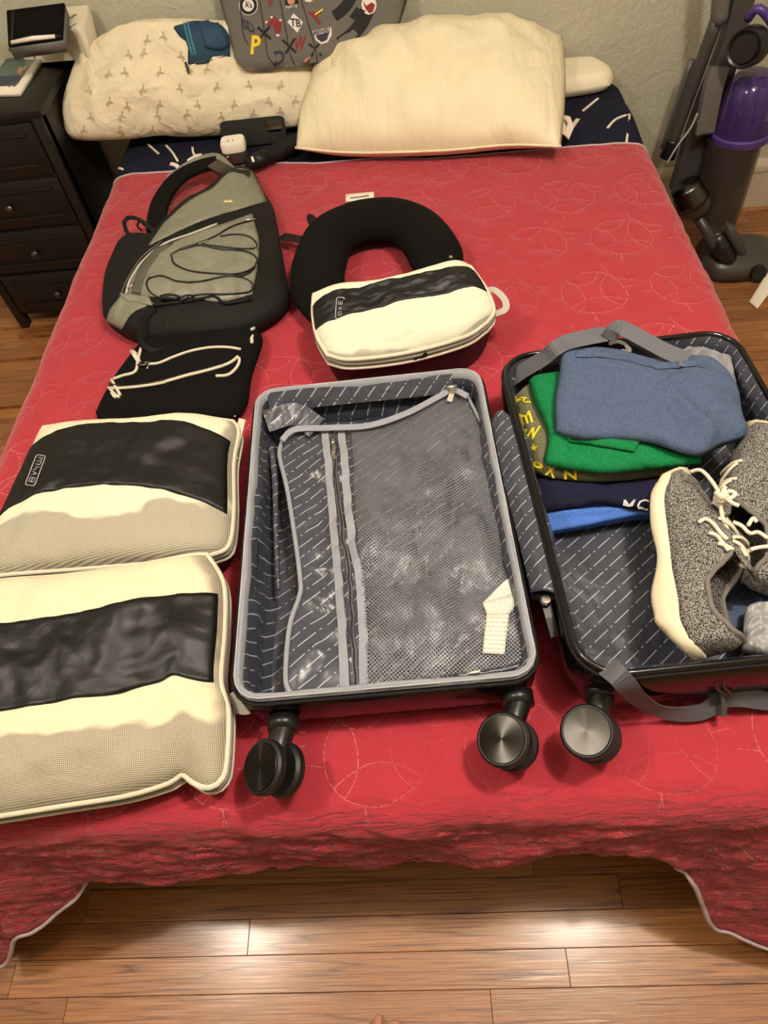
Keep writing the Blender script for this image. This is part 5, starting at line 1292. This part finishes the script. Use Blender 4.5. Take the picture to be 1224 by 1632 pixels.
# ---------------------------------------------------------------- shoes lying on their sides
def shoe(label, heel, toe_dir, up_dir, L=.305):
    Y = toe_dir.normalized(); Z = (up_dir-Y*up_dir.dot(Y)).normalized(); X = Y.cross(Z)
    T = Matrix(((X.x, Y.x, Z.x, heel.x), (X.y, Y.y, Z.y, heel.y), (X.z, Y.z, Z.z, heel.z), (0, 0, 0, 1)))
    root = thing('sneaker', label, 'shoe', heel+Y*.15, 'pair of sneakers in the suitcase')
    ns_ = 40
    hw = lambda t: interp([(0, .012), (.03, .026), (.10, .036), (.35, .034), (.55, .040), (.75, .049), (.88, .042), (.96, .026), (1, .008)], t)
    bz = lambda t: interp([(0, .040), (.05, .024), (.13, .006), (.25, 0), (.45, .010), (.62, .002), (.78, .004), (.92, .018), (1, .036)], t)
    tz_ = lambda t: interp([(0, .056), (.15, .048), (.45, .036), (.7, .033), (.9, .038), (1, .044)], t)
    loops = []
    for i in range(ns_+1):
        t = i/ns_; w = hw(t); b, tp = bz(t), tz_(t); y = t*L; mid = (b+tp)/2; hh = (tp-b)/2
        lp_ = []
        for k in range(16):
            a = 2*math.pi*k/16; cx, cz = math.cos(a), math.sin(a)
            sx = math.copysign(abs(cx)**.35, cx); sz = math.copysign(abs(cz)**.5, cz)
            lp_.append((sx*w*(1.06 if sz < .2 else 1.0), y, mid+sz*hh))
        loops.append(lp_)
    so = loft('sole', loops, M['sole'], root, T, ang=50)
    # upper as a grid: arch over the foot, open at the collar
    ht = lambda t: interp([(0, .098), (.06, .104), (.16, .092), (.30, .088), (.40, .108), (.50, .112), (.62, .094), (.78, .072), (.9, .058), (.97, .042), (1, .032)], t)
    nt, na = 56, 30; V = []; F = []
    for i in range(nt+1):
        t = .015+.965*i/nt; w = hw(t)*.97; h0 = tz_(t)-.006; h1 = ht(t)
        for k in range(na+1):
            a = math.pi*k/na; c_, s_ = math.cos(a), math.sin(a); full = .60 if t < .45 else .60+.25*sm(.45, .9, t)
            x_ = math.copysign(abs(c_)**full, c_)*w*(1-.16*s_); z_ = h0+(h1-h0)*s_**.75
            V.append(T @ V3((x_, t*L+(.006*(s_) if t < .1 else 0), z_)))
    for i in range(nt):
        for k in range(na):
            t = .015+.965*(i+.5)/nt; a = (k+.5)/na
            if t < .45 and t > .045 and .5-.27*math.sin(math.pi*min(1, max(0, (t+.02)/.50)))**.6 < a < .5+.27*math.sin(math.pi*min(1, max(0, (t+.02)/.50)))**.6: continue
            F.append((i*(na+1)+k, i*(na+1)+k+1, (i+1)*(na+1)+k+1, (i+1)*(na+1)+k))
    F.append(tuple(range(na+1)))
    up = mesh('upper', V, F, M['knit'], root); bmx = bmesh.new(); bmx.from_mesh(up.data)
    bmesh.ops.delete(bmx, geom=[v for v in bmx.verts if not v.link_faces], context='VERTS'); bmesh.ops.recalc_face_normals(bmx, faces=bmx.faces)
    for _ in range(2): bmesh.ops.smooth_vert(bmx, verts=[v for v in bmx.verts if v.is_boundary and (root_of(up) @ v.co - heel).dot(Z) > .06], factor=.5, use_axis_x=True, use_axis_y=True, use_axis_z=True)
    edge = [e for e in bmx.edges if e.is_boundary and min((root_of(up) @ v.co - heel).dot(Z) for v in e.verts) > .058]
    segs = [[root_of(up) @ v.co for v in e.verts] for e in edge]
    bmx.to_mesh(up.data); bmx.free()
    md = up.modifiers.new('thick', 'SOLIDIFY'); md.thickness = .004; md.offset = -1
    # collar rim, ordered round the opening
    pts = []
    for s_ in segs: pts.append((s_[0]+s_[1])/2)
    if pts:
        c_ = sum(pts, V3((0,0,0)))/len(pts); pts.sort(key=lambda p: math.atan2((p-c_).dot(Y), (p-c_).dot(X)))
        pts = resample(pts+[pts[0]], 60)[:60]
        tube('collar', pts, .0035, M['wool'], root, 8, closed=True)
    ins = []
    for i in range(24):
        t = .06+.80*i/23; ins.append([T @ V3((sx*hw(t)*.8, t*L, tz_(t)+.002)) for sx in (-1, 1)])
    mesh('insole', [p for q in ins for p in q], [(2*i, 2*i+1, 2*i+3, 2*i+2) for i in range(23)], M['wool'], root)
    # tongue
    tg_ = []
    for i in range(9):
        f_ = i/8; t = .36+.16*f_; tg_.append([T @ V3((sx*.019, t*L-.004*(1-f_), ht(.46)+.004-.010*f_+.010*(1-f_)-.004*sx*sx)) for sx in (-1, -.5, 0, .5, 1)])
    tn_ = recalc(mesh('tongue', [p for q in tg_ for p in q], [(5*i+j, 5*i+j+1, 5*i+j+6, 5*i+j+5) for i in range(8) for j in range(4)], M['knit'], root))
    tn_.modifiers.new('thick', 'SOLIDIFY').thickness = .004
    # lace rows
    for k in range(5):
        t = .46+.055*k; arc = []
        for j in range(11):
            f = -1+2*j/10; a = math.pi*(.5-.17*f); c_, s_ = math.cos(a), math.sin(a)
            arc.append(T @ V3((math.copysign(abs(c_)**.62, c_)*hw(t)*.97*(1-.16*s_), (t+.02*f*(1 if k % 2 else -1))*L, tz_(t)-.006+(ht(t)-tz_(t)+.006)*s_**.75+.004)))
        tube('lace', arc, .0025, M['lace'], root, 7)
    return root, up, so
ha, hb_ = P(1046,1020,.592), P(1048,850,.592)
td = (hb_-ha); td.z = 0
heel0 = P(1072,1066,.592)
s1, up1, so1 = shoe('grey speckled sneaker with its sole towards the folded shirts and divider', heel0+td.normalized()*.018-V3((.016,0,.008)), td+V3((0,0,.0)), V3((.80,-.15,.60)))
for pts in ([(1100,752),(1118,750),(1138,772),(1149,795),(1150,818),(1160,845),(1178,868),(1190,886)],):
    tube('lace', cr([P(x, y, .665+.012*math.sin(i*.9)) for i, (x, y) in enumerate(pts)], 50), .0027, M['lace'], s1, 8)
tube('lace_knot', cr([P(1142,786,.675), P(1150,792,.682), P(1158,790,.68), P(1150,798,.675), P(1143,794,.672)], 24), .0042, M['lace'], s1, 8)
for pts in ([(1152,786),(1165,783),(1172,788),(1164,794),(1154,795)], [(1160,797),(1170,803),(1178,806)], [(1150,790),(1154,780),(1156,776)]): tube('lace_end', cr([P(x, y, .68) for x, y in pts], 14), .0028, M['lace'], s1, 8)
for pts in ([(1114,836),(1124,830),(1136,838),(1148,852),(1158,862)], [(1131,852),(1142,856),(1152,868),(1160,880)], [(1144,868),(1156,872),(1170,880)], [(1154,899),(1175,888),(1198,876)], [(1172,892),(1184,902),(1194,905)]):
    tube('lace', [cast([up1], x, y, .004, .64)[0] for x, y in pxcurve(pts, 14)], .0028, M['lace'], s1, 8)
text_px('embossed_lettering', 'allbirds', (1097,1046), (34,22), (7,-10), so1, M['paper'], s1, .0012)
h2 = P(1312,958,.60); d2 = (P(1238,712,.60)-h2); d2.z = 0
s2, up2, so2 = shoe('grey speckled sneaker with its sole towards the suitcase side wall', h2, d2, V3((-.95,-.25,.22)))
for pts in ([(1168,832),(1182,838),(1195,850),(1208,848),(1224,858)], [(1192,838),(1200,826),(1206,832)], [(1196,876),(1212,872),(1240,870)]):
    tube('lace', cr([P(x, y, .655) for x, y in pts], 16), .0027, M['lace'], s2, 8)
# ---------------------------------------------------------------- bare foot of the person standing at the bed
M['skin'] = plain('bare_skin', (196,142,112), .5, var=.08, vs=60, bump=.2, bs=300); M['nail'] = plain('toenail', (214,168,142), .3, var=.04); M['trouser'] = plain('dark_cotton_trousers', (40,40,46), .9, crease=.5)
tips = [P(628,1623,.014), P(602,1615,.012), P(591,1628,.010)]
fd = V3((.05,-1,0)).normalized(); fx = V3((-1,-.28,0)).normalized()
tips += [tips[2]+fx*.017+fd*.012, tips[2]+fx*.033+fd*.026]
rad_ = [.0115, .0085, .0075, .007, .0065]
ank = tips[0]+fd*.20-V3((.0,0,0))+fx*.035; ank.z = .09
bm_ = bmesh.new()
def bead(p, r, s=(1,1,1)):
    bmesh.ops.create_icosphere(bm_, subdivisions=2, radius=r, matrix=Matrix.Translation(p) @ Matrix.Diagonal((*s, 1)))
def chain(a, b, r0, r1, n=10):
    for i in range(n+1): t = i/n; bead(a.lerp(b, t), r0+(r1-r0)*t)
for k, (tp, r) in enumerate(zip(tips, rad_)):
    base = tp+fd*(.050 if k == 0 else .040); base.z = .022; t0 = tp+fd*r; t0.z = r+.001
    mid = t0.lerp(base, .45); mid.z += .004
    chain(t0, mid, r, r*.95, 6); chain(mid, base, r*.95, r*1.15, 6)
    heelp = ank.copy(); heelp.z = .045
    chain(base, base.lerp(heelp, .55)+V3((0,0,.012)), .016, .030, 10)
    chain(base.lerp(heelp, .55)+V3((0,0,.012)), heelp, .030, .034, 8)
hl = ank+fd*.035; hl.z = .034; chain(ank+V3((0,0,-.03)), hl, .034, .033, 6)
chain(ank+V3((0,0,-.04)), ank+V3((0,0,.03)), .034, .033, 8); chain(ank+V3((0,0,.03)), ank+fd*.02+V3((0,0,.22)), .033, .050, 16); chain(ank+fd*.02+V3((0,0,.22)), ank+fd*.01+V3((0,0,.36)), .050, .052, 10)
me_ = bpy.data.meshes.new('person'); bm_.to_mesh(me_); bm_.free(); me_.materials.append(M['skin'])
for v in me_.vertices: v.co.z = max(.001, v.co.z)
org = V3((ank.x, ank.y, 0))
for v in me_.vertices: v.co -= org
per = bpy.data.objects.new('person', me_); COL.objects.link(per); per.location = org
tag(per, 'person standing barefoot at the foot of the bed, toes showing on the floor', 'person')
rm = per.modifiers.new('skin', 'REMESH'); rm.mode = 'VOXEL'; rm.voxel_size = .0028; rm.use_smooth_shade = True
smd = per.modifiers.new('soft', 'SMOOTH'); smd.iterations = 4; smd.factor = .5
for tp, r in zip(tips, rad_):
    c = tp+fd*r*.9; c.z = r*2-.0005
    pt_ = Patch([c+fd*r*.7-fx*r*-.55, c+fd*r*.7-fx*r*.55], [c-fd*r*.35+fx*r*.5-V3((0,0,r*.25)), c-fd*r*.35-fx*r*.5-V3((0,0,r*.25))])
    pt_.solid('toenail', lambda u, v: .0008+.0012*math.sin(math.pi*u), lambda u, v: .001, M['nail'], per, 6, 5)
leg = [ank+fd*.02+V3((0,0,.16)), ank+fd*.015+V3((0,0,.35)), ank+fd*.0+V3((0,0,.60)), ank+fd*.02+V3((0,0,.80))]
tube('trouser_leg', cr(leg, 16), lambda t: .075+.02*t, M['trouser'], per, 18)
